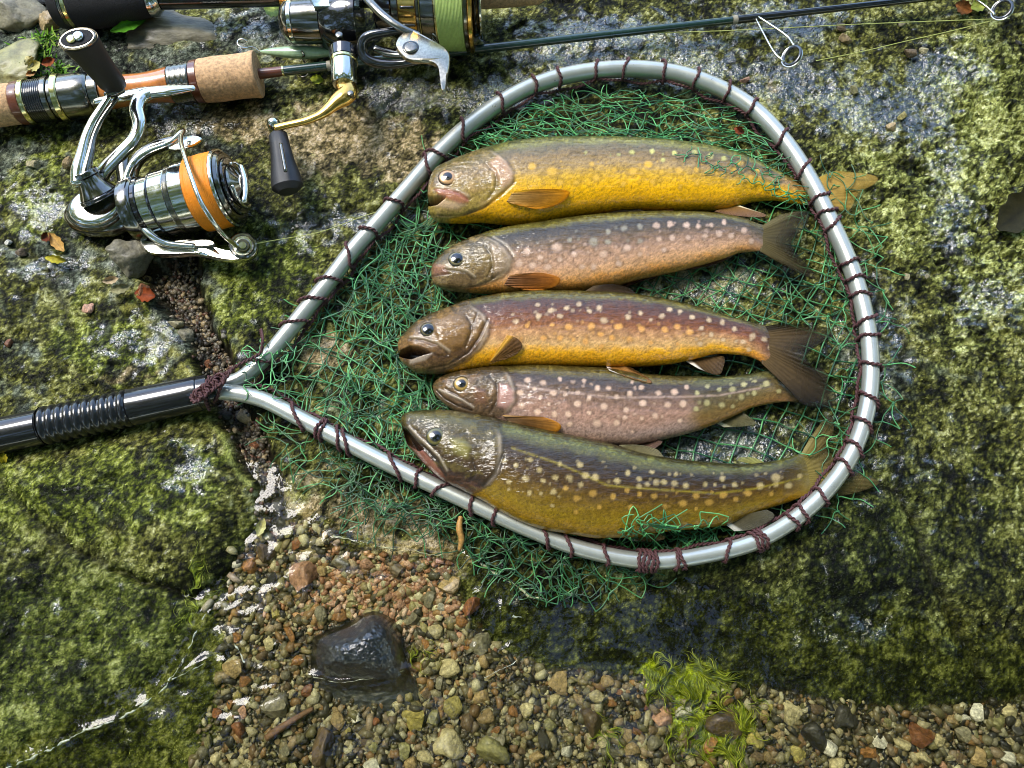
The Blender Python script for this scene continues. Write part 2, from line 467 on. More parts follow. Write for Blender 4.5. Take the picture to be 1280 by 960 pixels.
def ground_colour():
    x, y = XX, YY
    U, V = proj(np.clip(x, -.62, .62), np.clip(y, -.36, .62))
    nx = x / .0005; ny = -y / .0005
    wx = nx + 10 * fbm(nx / 40, ny / 40, 2, 53); wy = ny + 10 * fbm(nx / 40, ny / 40, 2, 55)
    wU = U + 9 * fbm(nx / 40, ny / 40, 3, 11); wV = V + 9 * fbm(nx / 40, ny / 40, 3, 12)
    n1 = fbm(wx / 22, wy / 22, 5, 61, .62); n2 = fbm(wx / 90, wy / 90, 3, 62); n3 = fbm(nx / 6, ny / 6, 3, 63, .7)
    n4 = fbm(nx / 3.2, ny / 3.2, 2, 64)
    t = .49 + .46 * n1 + .26 * n2 + .50 * n3 + .22 * n4
    c = ramp(t, [(.14, (10, 10, 5)), (.36, (32, 33, 14)), (.52, (70, 69, 27)), (.66, (108, 105, 46)), (.80, (150, 145, 80)), (.95, (186, 180, 124))])
    lime = ramp(t, [(.17, (15, 18, 6)), (.38, (50, 56, 16)), (.55, (96, 102, 32)), (.70, (142, 145, 60)), (.86, (184, 184, 108))])
    yel = ramp(t, [(.20, (16, 17, 6)), (.40, (58, 60, 24)), (.57, (114, 116, 54)), (.72, (168, 168, 92)), (.88, (208, 206, 140))])
    tan = ramp(t, [(.15, (34, 28, 16)), (.38, (104, 92, 56)), (.5, (150, 130, 88)), (.65, (190, 164, 120)), (.85, (212, 190, 158))])
    gre = ramp(t, [(.17, (12, 13, 10)), (.40, (50, 54, 42)), (.56, (88, 92, 74)), (.72, (114, 118, 98)), (.90, (146, 148, 126))])
    nz = lambda s, k: .75 * fbm(wx / s, wy / s, 3, k)
    c = mix(c, lime, sstep(.3, .75, blob(U, V, LIME) + nz(35, 71) * .8))
    c = mix(c, gre, sstep(.28, .74, blob(U, V, GREY) + nz(30, 72) * 1.0))
    c = mix(c, tan, sstep(.35, .7, blob(U, V, TAN) + nz(24, 73) * .7))
    c = mix(c, yel, sstep(.3, .7, blob(U, V, YELLOW) + nz(26, 74) * .7))
    # the deep green submerged slab on the right
    sw = sdf(wU, wV, WATER); sg = sdf(wU, wV, GRAV); su = sdf(wU, wV, GULLY); sb = sdf(wU, wV, BOULDER)
    under = sstep(20, -40, sw)
    deep = ramp(t, [(.17, (6, 8, 3)), (.40, (20, 24, 8)), (.58, (42, 46, 16)), (.74, (76, 80, 32)), (.9, (112, 114, 58))])
    right = sstep(520, 620, U)
    c = mix(c, deep, np.clip(under * right + blob(U, V, [(1130, 680, 170, 110, .9), (900, 770, 200, 60, .8), (1050, 600, 70, 120, .5), (1170, 480, 60, 60, .3), (60, 700, 90, 40, .5), (330, 250, 60, 60, .3), (600, 620, 60, 60, .6)]), 0, 1))
    leftd = ramp(t, [(.17, (12, 15, 5)), (.38, (36, 42, 12)), (.56, (68, 76, 24)), (.73, (104, 108, 44)), (.9, (136, 138, 74))])
    c = mix(c, leftd, sstep(40, -20, sdf(wU, wV, [(-200, 740), (140, 715), (240, 750), (320, 660), (262, 800), (262, 900), (200, 1100), (-200, 1100)])) * .85)
    # rubbed bright edges of the boulder
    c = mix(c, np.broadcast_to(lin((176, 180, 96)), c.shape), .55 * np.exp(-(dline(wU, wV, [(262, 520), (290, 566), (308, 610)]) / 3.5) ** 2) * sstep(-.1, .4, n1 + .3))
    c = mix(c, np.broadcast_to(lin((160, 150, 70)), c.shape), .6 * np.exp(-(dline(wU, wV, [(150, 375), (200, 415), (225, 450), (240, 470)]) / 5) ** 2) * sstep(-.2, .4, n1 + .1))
    # gravel floor: each stone-sized cell its own colour
    d1, d2, idv = vor(wx / 9, wy / 9, 5); e1, e2, ide = vor(wx / 4.2, wy / 4.2, 8)
    idm = np.where(idv > .55, ide, idv)
    gc = ramp(idm, [(0, (44, 38, 26)), (.2, (92, 76, 52)), (.4, (134, 108, 72)), (.5, (146, 96, 52)), (.6, (110, 104, 88)), (.75, (168, 146, 100)), (.9, (190, 164, 136)), (1, (96, 66, 40))])
    pinkz = blob(U, V, [(520, 740, 110, 55), (350, 720, 50, 40, .5)])
    gp = ramp(idm, [(0, (92, 66, 50)), (.3, (160, 118, 92)), (.6, (190, 150, 124)), (.8, (206, 172, 150)), (1, (150, 100, 60))])
    gc = mix(gc, gp, sstep(.3, .8, pinkz))
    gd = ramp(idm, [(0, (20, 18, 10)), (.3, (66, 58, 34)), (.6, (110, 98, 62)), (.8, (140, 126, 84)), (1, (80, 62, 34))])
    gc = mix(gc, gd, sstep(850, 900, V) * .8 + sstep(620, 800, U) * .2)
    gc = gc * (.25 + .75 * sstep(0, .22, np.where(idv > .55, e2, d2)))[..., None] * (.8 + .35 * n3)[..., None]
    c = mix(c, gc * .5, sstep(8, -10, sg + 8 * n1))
    gg = ramp(idm, [(0, (26, 22, 14)), (.35, (66, 56, 38)), (.6, (104, 92, 66)), (.8, (124, 118, 100)), (1, (96, 60, 34))])
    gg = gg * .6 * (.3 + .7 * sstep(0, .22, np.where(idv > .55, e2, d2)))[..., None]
    c = mix(c, gg, sstep(6, -6, su))
    alb = sstep(.35, .8, blob(U, V, [(865, 855, 52, 26), (870, 905, 30, 30), (815, 842, 10, 20), (930, 905, 24, 26), (905, 940, 34, 18)]) + .5 * fbm(wx / 12, wy / 12, 3, 79))
    c = mix(c, ramp(t, [(.15, (84, 96, 8)), (.5, (158, 172, 20)), (.85, (204, 212, 60))]), alb)
    for pts, w, d in CRACKS:
        c = mix(c, np.broadcast_to(lin((18, 17, 10)), c.shape), .75 * np.exp(-(dline(wU, wV, pts) / (w * .8)) ** 2) * sstep(-.6, .3, n1 + .2))
    wet = np.clip(blob(U, V, WETB) * 1.0 + .75 * fbm(wx / 18, wy / 18, 4, 81) - .02, 0, 1)
    wet = np.where(sg < 0, .4, wet)
    c = c * np.where((sg < 0) | (su < 0), 1, 1)[..., None] * np.array([.88, .93, .98])
    return np.clip(c, 0.002, .9), sstep(.25, .65, wet), sw

GC, GWET, GSW = ground_colour()
mg = mat("mossy_wet_rock", rough=0.75, attr='Col', nscale=900, namp=.75, bscale=900, bdist=.0012, coatr=.04)
nt = mg.node_tree; Nn = nt.nodes; Ll = nt.links
pb = Nn['Principled BSDF']
aw = Nn.new('ShaderNodeAttribute'); aw.attribute_name = 'wet'
mw = Nn.new('ShaderNodeMapRange'); mw.inputs['To Min'].default_value = .03; mw.inputs['To Max'].default_value = 1.0
Ll.new(aw.outputs['Fac'], mw.inputs['Value']); Ll.new(mw.outputs[0], pb.inputs['Coat Weight'])
pb.inputs['Coat IOR'].default_value = 2.0
pb.inputs['Specular IOR Level'].default_value = .06
nz = Nn.new('ShaderNodeTexNoise'); nz.inputs['Scale'].default_value = 420; nz.inputs['Detail'].default_value = 3
tcg = Nn.new('ShaderNodeTexCoord'); Ll.new(tcg.outputs['Object'], nz.inputs['Vector'])
bpg = Nn.new('ShaderNodeBump'); bpg.inputs['Distance'].default_value = .0016
Ll.new(nz.outputs['Fac'], bpg.inputs['Height']); Ll.new(bpg.outputs[0], pb.inputs['Coat Normal'])
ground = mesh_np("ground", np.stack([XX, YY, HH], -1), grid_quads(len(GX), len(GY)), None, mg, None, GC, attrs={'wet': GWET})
ground['kind'] = 'structure'

def gz(px, py, it=3):
    """ground height under a photo pixel (coarse form)"""
    px = np.asarray(px, float); py = np.asarray(py, float); z = np.zeros(np.shape(px))
    for _ in range(it):
        w = P(px, py, z)
        i = np.clip(np.searchsorted(GX, w[..., 0]), 0, len(GX) - 1); j = np.clip(np.searchsorted(GY, w[..., 1]), 0, len(GY) - 1)
        z = HH[i, j]
    return z

# ------------------------------------------------------------------ water in the low corner of the pool
WZ = -.0065
wxs = axis_coords(-0.40, 0.40, 0.0019, 12, 1.6); wys = axis_coords(-0.262, -.05, 0.0019, 12, 1.6)
wys = wys[wys <= -.049]
WX, WY = np.meshgrid(wxs, wys, indexing='ij')
wu, wv = proj(np.clip(WX, -.62, .62), np.clip(WY, -.36, .62), WZ)
nx = WX / .0005; ny = -WY / .0005
wwx = nx + 25 * fbm(nx / 80, ny / 80, 2, 101); wwy = ny + 25 * fbm(nx / 80, ny / 80, 2, 102)
inner = 1.0 * (np.abs(WX) < .42)
rip = .0006 * fbm(wwx / 60, wwy / 38, 3, 103)
act = blob(wu, wv, [(320, 790, 70, 90), (620, 730, 90, 50), (360, 660, 60, 40), (500, 700, 90, 30), (260, 880, 90, 50), (600, 800, 60, 60)])
rip = rip + .0008 * act * ridged(wwx / 34, wwy / 24, 2, 104)
for pts, w, a in [([(20, 955), (90, 922), (150, 898), (190, 872), (215, 850), (236, 815), (252, 788), (262, 765)], 5.5, .0012), ([(415, 672), (470, 682), (520, 690), (560, 694)], 5, .0026),
                  ([(585, 695), (610, 712), (640, 728), (660, 745), (685, 752)], 5, .0034), ([(395, 845), (420, 852), (470, 846), (510, 836)], 4, .002), ([(600, 740), (625, 760), (635, 785)], 4, .0012),
                  ([(275, 790), (290, 815), (300, 835)], 5, .0014), ([(225, 850), (240, 832), (262, 822)], 4, .0012), ([(605, 848), (625, 838), (645, 825)], 3, .0010)]:
    rip = rip + a * np.exp(-(dline(wu + 3 * fbm(nx / 20, ny / 20, 2, 107), wv, pts) / w) ** 2)
mwat = bpy.data.materials.new("clear_stream_water"); mwat.use_nodes = True
nt = mwat.node_tree; nt.nodes.clear()
tr = nt.nodes.new('ShaderNodeBsdfTransparent'); tr.inputs['Color'].default_value = (.93, .93, .80, 1)
gl = nt.nodes.new('ShaderNodeBsdfGlossy'); gl.inputs['Roughness'].default_value = .05; gl.inputs['Color'].default_value = (1, 1, 1, 1)
fr = nt.nodes.new('ShaderNodeFresnel'); fr.inputs['IOR'].default_value = 1.33
nzw = nt.nodes.new('ShaderNodeTexNoise'); nzw.inputs['Scale'].default_value = 160; nzw.inputs['Detail'].default_value = 2
tcw = nt.nodes.new('ShaderNodeTexCoord'); nt.links.new(tcw.outputs['Object'], nzw.inputs['Vector'])
bw = nt.nodes.new('ShaderNodeBump'); bw.inputs['Distance'].default_value = .0003; nt.links.new(nzw.outputs['Fac'], bw.inputs['Height'])
nt.links.new(bw.outputs[0], gl.inputs['Normal']); nt.links.new(bw.outputs[0], fr.inputs['Normal'])
mxs = nt.nodes.new('ShaderNodeMixShader'); ow = nt.nodes.new('ShaderNodeOutputMaterial')
nt.links.new(fr.outputs[0], mxs.inputs[0]); nt.links.new(tr.outputs[0], mxs.inputs[1]); nt.links.new(gl.outputs[0], mxs.inputs[2]); nt.links.new(mxs.outputs[0], ow.inputs['Surface'])
water = mesh_np("water", np.stack([WX, WY, WZ + rip * inner], -1), grid_quads(len(wxs), len(wys)), None, mwat)
water['kind'] = 'structure'

# ------------------------------------------------------------------ unseen tree canopy, its sky opening shaped for light and highlights
mleaf = mat("unseen_canopy_leaf", (.10, .14, .02), .6, nscale=3, namp=.5)
_nt = mleaf.node_tree; _tl = _nt.nodes.new('ShaderNodeBsdfTranslucent'); _tl.inputs['Color'].default_value = (.42, .50, .05, 1)
_mx = _nt.nodes.new('ShaderNodeMixShader'); _mx.inputs[0].default_value = .5
_nt.links.new(_nt.nodes['Principled BSDF'].outputs[0], _mx.inputs[1]); _nt.links.new(_tl.outputs[0], _mx.inputs[2]); _nt.links.new(_mx.outputs[0], _nt.nodes['Material Output'].inputs['Surface'])
nleaf = 17000
az = RNG.uniform(-math.pi, math.pi, nleaf * 3); el = np.arcsin(RNG.uniform(math.sin(math.radians(4)), 1, nleaf * 3)); rad = RNG.uniform(3.2, 5.2, nleaf * 3)
dx = np.sin(az) * np.cos(el); dy = np.cos(az) * np.cos(el); dz = np.sin(el)
openw = np.exp(-(((az + .0) / math.radians(60)) ** 4)) * sstep(math.radians(8), math.radians(16), el) * sstep(math.radians(68), math.radians(58), el)
sung = dx * sdir.x + dy * sdir.y + dz * sdir.z
openw = np.maximum(openw, sstep(.94, .965, sung))
gap = fbm(dx * 3.2 + 5, dy * 3.2 + dz, 3, 121)
openw = openw * sstep(-.6, -.25, fbm(dx * 8 + 3, dz * 9, 3, 131))
keep = (gap + RNG.normal(0, .12, nleaf * 3) < .30 - 1.3 * openw)
lp = (np.stack([dx, dy, dz], -1) * rad[:, None])[keep][:nleaf]
nl = len(lp)
a = RNG.normal(size=(nl, 3)); a /= np.linalg.norm(a, axis=1)[:, None]
b = np.cross(a, RNG.normal(size=(nl, 3))); b /= np.linalg.norm(b, axis=1)[:, None]
szl = RNG.uniform(.07, .2, nl)[:, None]
lv = np.stack([lp - a * szl, lp + b * szl * .5, lp + a * szl, lp - b * szl * .5], 1).reshape(-1, 3)
canopy = mesh_np("unseen_canopy", lv, np.arange(nl * 4).reshape(-1, 4), None, mleaf, smooth=False)
tag(canopy, "unseen leafy green tree canopy over the stream, opening shaped for the light", "foliage", kind='stuff')

# ================================================================== FISH
HR_STEP = 3
HRX = np.arange(-60, 1341, HR_STEP); HRY = np.arange(-60, 1021, HR_STEP)
_hu, _hv = np.meshgrid(HRX, HRY, indexing='ij')
HRAST = gz(_hu, _hv)

def hr(px, py):
    i = np.clip(((np.asarray(px) + 60) / HR_STEP).astype(int), 0, len(HRX) - 1); j = np.clip(((np.asarray(py) + 60) / HR_STEP).astype(int), 0, len(HRY) - 1)
    return HRAST[i, j]

mfish = mat("wet_fish_skin", rough=.5, attr='Col', nscale=2200, namp=.38, bscale=1500, bdist=.00012, coat=1.0, coatr=.035, spec=.12, coatbump=False)
_n = mfish.node_tree.nodes; _l = mfish.node_tree.links
_vn = _n.new('ShaderNodeTexVoronoi'); _vn.inputs['Scale'].default_value = 900
_tc = _n.new('ShaderNodeTexCoord'); _mp = _n.new('ShaderNodeMapping'); _mp.inputs['Scale'].default_value = (.42, 1.5, 1.2)
_l.new(_tc.outputs['Object'], _mp.inputs[0]); _l.new(_mp.outputs[0], _vn.inputs['Vector'])
_n2 = _n.new('ShaderNodeTexNoise'); _n2.inputs['Scale'].default_value = 260; _n2.inputs['Detail'].default_value = 4
_l.new(_mp.outputs[0], _n2.inputs['Vector'])
_ad = _n.new('ShaderNodeMath'); _ad.operation = 'MULTIPLY_ADD'; _ad.inputs[1].default_value = .12
_l.new(_vn.outputs['Distance'], _ad.inputs[0]); _l.new(_n2.outputs['Fac'], _ad.inputs[2])
_b2 = _n.new('ShaderNodeBump'); _b2.inputs['Distance'].default_value = .0011; _b2.inputs['Strength'].default_value = .75
_l.new(_ad.outputs[0], _b2.inputs['Height']); _l.new(_b2.outputs[0], _n['Principled BSDF'].inputs['Coat Normal'])
_n['Principled BSDF'].inputs['Coat IOR'].default_value = 1.45

mfin = mat("wet_fin", rough=.6, attr='Col', coat=.10, coatr=.2, spec=.1, nscale=1500, namp=.15)
mfin.node_tree.nodes['Principled BSDF'].inputs['Coat IOR'].default_value = 1.45
_fa = mfin.node_tree.nodes.new('ShaderNodeAttribute'); _fa.attribute_name = 'al'; mfin.node_tree.links.new(_fa.outputs['Fac'], mfin.node_tree.nodes['Principled BSDF'].inputs['Alpha'])
mgold = mat("iris_gold", rough=.3, attr='Col', metal=.25, coat=1, coatr=.02)
mpup = mat("pupil_black", (.003, .003, .004), .05, coat=1, coatr=.01)

def pchip(x, xs, ys):
    """monotone cubic"""
    xs = np.array(xs, float); ys = np.array(ys, float); h = np.diff(xs); d = np.diff(ys) / h
    m = np.zeros(len(xs))
    for i in range(1, len(xs) - 1):
        if d[i - 1] * d[i] > 0:
            w1 = 2 * h[i] + h[i - 1]; w2 = h[i] + 2 * h[i - 1]
            m[i] = (w1 + w2) / (w1 / d[i - 1] + w2 / d[i])
    m[0], m[-1] = d[0], d[-1]
    i = np.clip(np.searchsorted(xs, x) - 1, 0, len(xs) - 2); t = (x - xs[i]) / h[i]
    return ys[i] * (2 * t ** 3 - 3 * t ** 2 + 1) + h[i] * m[i] * (t ** 3 - 2 * t ** 2 + t) + ys[i + 1] * (-2 * t ** 3 + 3 * t ** 2) + h[i] * m[i + 1] * (t ** 3 - t ** 2)

def make_fish(spec):
    root = thing("fish", spec['label'], "fish", group="freshly caught spotted fish in the landing net")
    D = np.array(spec['D'], float); V = np.array(spec['V'], float)
    x0 = D[0, 0]; x1 = D[-1, 0]; z0 = spec['z0']
    NS, NT, NB = 330, 96, 14
    s = np.linspace(0, 1, NS)
    xs = x0 + (x1 - x0) * (s ** 1.35 * .9 + s * .1)
    sq = lambda x: np.sqrt(np.maximum(x - x0, 0) + .01)
    dy = pchip(sq(xs), sq(D[:, 0]), D[:, 1]); vy = pchip(sq(xs), sq(V[:, 0]), V[:, 1])
    u = (xs - x0) / (x1 - x0)
    z0 = z0 + (spec.get('ztail', z0) - z0) * sstep(.55, .97, u)
    Dw = P(xs, dy, z0); Vw = P(xs, vy, z0)
    C = (Dw + Vw) / 2; half = (Dw - Vw) / 2
    hw = np.linalg.norm(half, axis=1)
    kb = np.interp(u, [0, .06, .2, .5, .8, .925, .975, 1], [.75, .72, .66, .62, .58, .5, .13, .03]) * spec.get('thick', 1)
    b = hw * kb
    ph = np.concatenate([np.linspace(0, math.pi, NT), np.linspace(math.pi, 2 * math.pi, NB + 2)[1:-1]])
    n = len(ph)
    cp, sp = np.cos(ph), np.sin(ph)
    e = .86
    zz = np.sign(sp) * np.abs(sp) ** e
    ridge = 1
    pos = C[:, None] + cp[None, :, None] * half[:, None]
    pos[..., 2] = z0[:, None] + b[:, None] * zz[None] * np.where(sp[None] < 0, .85, 1)
    px, py = proj(pos[..., 0], pos[..., 1], pos[..., 2])
    top = np.broadcast_to((sp >= 0), px.shape)
    v = np.broadcast_to(((1 - cp) / 2)[None], px.shape)
    U = np.broadcast_to(u[:, None], px.shape)
    nxp, nyp = px, py
    sd_ = spec['seed']
    # gill cover boundary
    op = np.array(spec['op'], float)
    sy = np.argsort(op[:, 1]); opx = np.interp(py, op[sy, 1], op[sy, 0])
    head = sstep(7, -7, px - opx)
    wx = px + 5 * fbm(px / 14, py / 14, 2, sd_); wy = py + 5 * fbm(px / 14, py / 14, 2, sd_ + 1)
    n1 = fbm(wx / 9, wy / 7, 4, sd_ + 2, .65); n2 = fbm(wx / 30, wy / 16, 3, sd_ + 3); nf = fbm(px / 2.6, py / 2.6, 2, sd_ + 4)
    vv = v + .035 * n1 + .04 * n2
    body = ramp(vv, spec['body']) if 'body2' not in spec else mix(ramp(vv, spec['body']), ramp(vv, spec['body2']), sstep(spec['b2'][0], spec['b2'][1], px + 8 * n2))
    body = mix(body, ramp(vv, spec['tailc']), sstep(.84, 1.0, U) * .8)
    hc = ramp(vv, spec['head'])
    patch = sstep(.05, .5, n2 + .6 * n1)
    hc = mix(hc, np.broadcast_to(lin(spec['headp']), hc.shape), .55 * patch)
    # dark wormy marks on the back
    worm = sstep(.15, .5, ridged(wx / 9, wy / 6, 2, sd_ + 9)) * sstep(.30, .12, v)
    body = body * (1 - .45 * worm)[..., None]
    body = body * (1 + .38 * n1 + .55 * nf)[..., None]
    hc = hc * .85 * (1 + .6 * n1 + .5 * nf)[..., None]
    speck = sstep(.35, .6, nf + .15) * spec.get('speck', .5) * sstep(.98, .7, v)
    body = body * (1 - speck * .5)[..., None]
    # pale scale edges in slanting rows over the flank
    rows = .5 + .5 * np.cos((px * .55 + py * .9 + 2 * n1) * 1.15)
    body = body * (1 + .13 * (rows - .5) * sstep(.3, .5, v))[..., None]
    tf = [f for f in spec['fins'] if f['name'] == 'tail_fin'][0]['cols'][0]
    body = mix(body, np.broadcast_to(lin(tf), body.shape), sstep(.94, 1.0, U) * .85)
    body = body * (1 - .22 * np.exp(-((v - .3) / .16) ** 2))[..., None]
    c = mix(body, hc, head)
    c = c * (1 - .4 * np.exp(-((px - opx) / 2.2) ** 2))[..., None]
    c = mix(c, np.broadcast_to(lin((205, 185, 160)), c.shape), .35 * np.exp(-((px - opx + 4) / 2.5) ** 2) * sstep(.15, .3, v) * sstep(.95, .7, v))
    # spots
    rsp = np.random.default_rng(sd_)
    extra = []
    for _ in range(46):
        ku = rsp.uniform(.3, .93); kk_ = int(np.argmin(np.abs(u - ku))); vvv = rsp.uniform(.2, .72)
        extra.append((xs[kk_], dy[kk_] + (vy[kk_] - dy[kk_]) * vvv - 3, -rsp.uniform(1.6, 2.9)))
    for (sx, sy_, *r) in extra + list(spec['spots']):
        rr = r[0] if r else spec.get('sr', 4.2)
        faint = .55 if rr < 0 else 1.0; rr = abs(rr) * (.86 + .3 * rsp.random()); asx = rsp.uniform(.85, 1.25)
        col = lin(spec['spotc'](sx, sy_) if callable(spec['spotc']) else spec['spotc'])
        near = np.nonzero(np.abs(xs - sx) < rr * 2.5)[0]
        if not len(near): continue
        a, z = near[0], near[-1] + 1
        d = np.hypot((px[a:z] - sx) / asx, (py[a:z] - sy_) * 1.03) + 1.3 * n1[a:z] + .8 * nf[a:z]
        w = faint * sstep(rr * 1.12, rr * .42, d) * (.66 + .28 * ((sx * 7.31 + sy_ * 3.17) % 1))
        halo = sstep(rr * 2.0, rr * 1.0, d) * .22
        c[a:z] = mix(c[a:z] * (1 - halo)[..., None], np.broadcast_to(col, c[a:z].shape), w)
    if 'lat' in spec:
        lat = spec['lat']
        c = mix(c, np.broadcast_to(lin(spec['latc']), c.shape), .55 * np.exp(-(dline(px, py, lat) / 1.3) ** 2) * sstep(-.5, .2, n1 + .2))
    # relief and features
    dz = .00035 * n2 * np.maximum(sp, 0)[None] + .0001 * n1
    lift = np.maximum(sp, 0)[None] ** .5
    dz = dz + .00035 * head * lift * sstep(16, 2, np.abs(px - opx + 6))
    for pts, w, d, dark in spec['grooves']:
        g = np.exp(-(dline(px, py, pts) / w) ** 2)
        dz = dz - d * g * lift
        if dark >= 0: c = c * (1 - dark * g)[..., None]
        else: c = mix(c, np.broadcast_to(lin((214, 196, 168)), c.shape), -dark * g)
    for poly, soft, d, colr, w in spec['plates']:
        g = sstep(soft, -soft, sdf(px, py, poly))
        dz = dz + d * g * lift
        if colr is not None: c = mix(c, np.broadcast_to(lin(colr), c.shape) * (1 + .25 * n1)[..., None], g * w)
    for poly, d, colr in spec.get('mouth', []):
        g = sstep(1.6, -1.6, sdf(px, py, poly)) * (sp > -.2)[None]
        dz = dz - d * g
        c = mix(c, np.broadcast_to(lin(colr), c.shape), g)
    pos[..., 2] += dz
    pos[..., 2] = np.maximum(pos[..., 2], .0005)
    verts = pos.reshape(-1, 3)
    q = grid_quads(NS, n, False, True)
    verts = np.vstack([verts, C[0], C[-1]]); cc = np.vstack([c.reshape(-1, 3), c[0].mean(0), c[-1].mean(0)])
    tr = []
    for k in range(n):
        k2 = (k + 1) % n
        tr.append((NS * n, k2, k)); tr.append((NS * n + 1, (NS - 1) * n + k, (NS - 1) * n + k2))
    mesh_np("body", verts, q, tr, mfish, root, np.clip(cc, .002, .95), flip=True)
    # height raster
    tp = (sp >= 0)
    fx = px[:, tp].ravel(); fy = py[:, tp].ravel(); fz = pos[:, tp, 2].ravel()
    i = ((fx + 60) / HR_STEP).astype(int); j = ((fy + 60) / HR_STEP).astype(int)
    np.maximum.at(HRAST, (i, j), fz)
    # eye
    ex, ey, er, pr, ecol = spec['eye']
    k = np.argmin((fx - ex) ** 2 + (fy - ey) ** 2); ez = fz[k]
    sc_ = float(S(ex, ey, ez)); ctr = P(ex, ey, ez)
    rr = np.linspace(0, 1, 14); aa = np.linspace(0, 2 * math.pi, 36, endpoint=False)
    R = er * sc_
    ev = []
    for r_ in rr:
        for a_ in aa:
            ev.append((ctr[0] + R * r_ * math.cos(a_), ctr[1] + R * r_ * math.sin(a_) * .96, ez - .0010 + .0024 * math.sqrt(max(0, 1 - (r_ * .96) ** 2))))
    ec = np.zeros((14, 36, 3))
    for ii, r_ in enumerate(rr):
        tt = np.interp(r_, [0, pr / er, pr / er + .08, .8, .9, 1], [0, 0, 1, .75, .15, .0])
        ec[ii] = lin(ecol) * tt * (.8 + .4 * RNG.random((36, 1))) + (1 - tt) * lin((22, 20, 14))
    eye = mesh_np("eye", np.array(ev), grid_quads(14, 36, False, True), None, mgold, root, ec.reshape(-1, 3), flip=False)
    pv = []
    for r_ in np.linspace(0, 1, 7):
        for a_ in aa:
            pv.append((ctr[0] + pr * sc_ * r_ * math.cos(a_) * 1.05, ctr[1] + pr * sc_ * r_ * math.sin(a_), ez + .00150 - .0006 * r_ * r_))
    mesh_np("pupil", np.array(pv), grid_quads(7, 36, False, True), None, mpup, eye)
    for f in spec['fins']:
        fin(root, **f)
    return root

def fin(root, name, base, tip, za, zb, cols, n=40, m=22, ray=.00016, th=.0004, seed=1, edge=None, lift=None, nrays=18):
    """base: 2+ pts, tip: outline pts from the leading to the trailing edge; za/zb: heights ('s' = lie on the skin)"""
    bs = catmull(base, n) if len(base) > 2 else np.array([np.array(base[0]) * (1 - t) + np.array(base[1]) * t for t in np.linspace(0, 1, n)])
    tp = catmull(tip, n)
    s = np.linspace(0, 1, m)[None, :, None]
    q = bs[:, None] * (1 - s) + tp[:, None] * s
    t = np.linspace(0, 1, n)[:, None]; s2 = np.linspace(0, 1, m)[None]
    rip = np.cos(t * math.pi * 2 * nrays) * ray * (.25 + .75 * s2) * np.ones_like(s2)
    if za == 's':
        z = hr(q[..., 0], q[..., 1]) + .0007 + zb * s2 + 0 * t
        for _ in range(3):
            z[1:-1] = (z[:-2] + z[1:-1] * 2 + z[2:]) / 4; z[:, 1:-1] = (z[:, :-2] + 2 * z[:, 1:-1] + z[:, 2:]) / 4
    else:
        z = za + (zb - za) * (s2 ** (2.2 if name == 'tail_fin' else 1)) + (.0012 * np.sin(t * 5 + seed) * s2 if lift is None else lift * np.sin(t * math.pi) * s2)
    z = z + rip
    w = P(q[..., 0], q[..., 1], z)
    root_c, tip_c, lead_c = lin(cols[0]), lin(cols[1]), lin(cols[2] if cols[2] else cols[1])
    base_c = root_c * (1 - s2[..., None]) + tip_c * s2[..., None]
    c = base_c * (1 + .26 * np.cos(t * math.pi * 2 * nrays + .5) * (.3 + .7 * s2))[..., None]
    if name in ('pelvic_fin', 'anal_fin'): c = c * .55
    if name == 'pectoral_fin': c = c * (1 - .5 * np.exp(-(((t - .5) / .28) ** 2 + ((s2 - .45) / .35) ** 2)))[..., None]
    c = c * (1 + .25 * fbm(q[..., 0] / 5, q[..., 1] / 5, 3, seed))[..., None]
    if cols[2]: c = mix(c, np.broadcast_to(lead_c, c.shape), sstep(.20, .08, t + 0 * s2) * .95)
    if edge: c = mix(c, np.broadcast_to(lin(edge), c.shape), sstep(.86, .97, s2 + 0 * t) * .7)
    w2 = w.copy(); w2[..., 2] -= th
    v = np.vstack([w.reshape(-1, 3), w2.reshape(-1, 3)]); cc = np.vstack([c.reshape(-1, 3)] * 2)
    a = grid_quads(n, m); bq = grid_quads(n, m)[:, ::-1] + n * m
    side = []
    loop = [(i, 0) for i in range(n)] + [(n - 1, j) for j in range(1, m)] + [(i, m - 1) for i in range(n - 2, -1, -1)] + [(0, j) for j in range(m - 2, 0, -1)]
    for k in range(len(loop)):
        p0 = loop[k][0] * m + loop[k][1]; p1 = loop[(k + 1) % len(loop)][0] * m + loop[(k + 1) % len(loop)][1]
        side.append((p0, p0 + n * m, p1 + n * m, p1))
    al = 1 - (.62 if name == 'tail_fin' else .35) * sstep(.3, 1.0, s2 + 0 * t)
    o = mesh_np(name, v, np.vstack([a, bq, np.array(side)]), None, mfin, root, np.clip(cc, .002, .95), attrs={'al': np.concatenate([al.ravel()] * 2)})
    return o

F = []
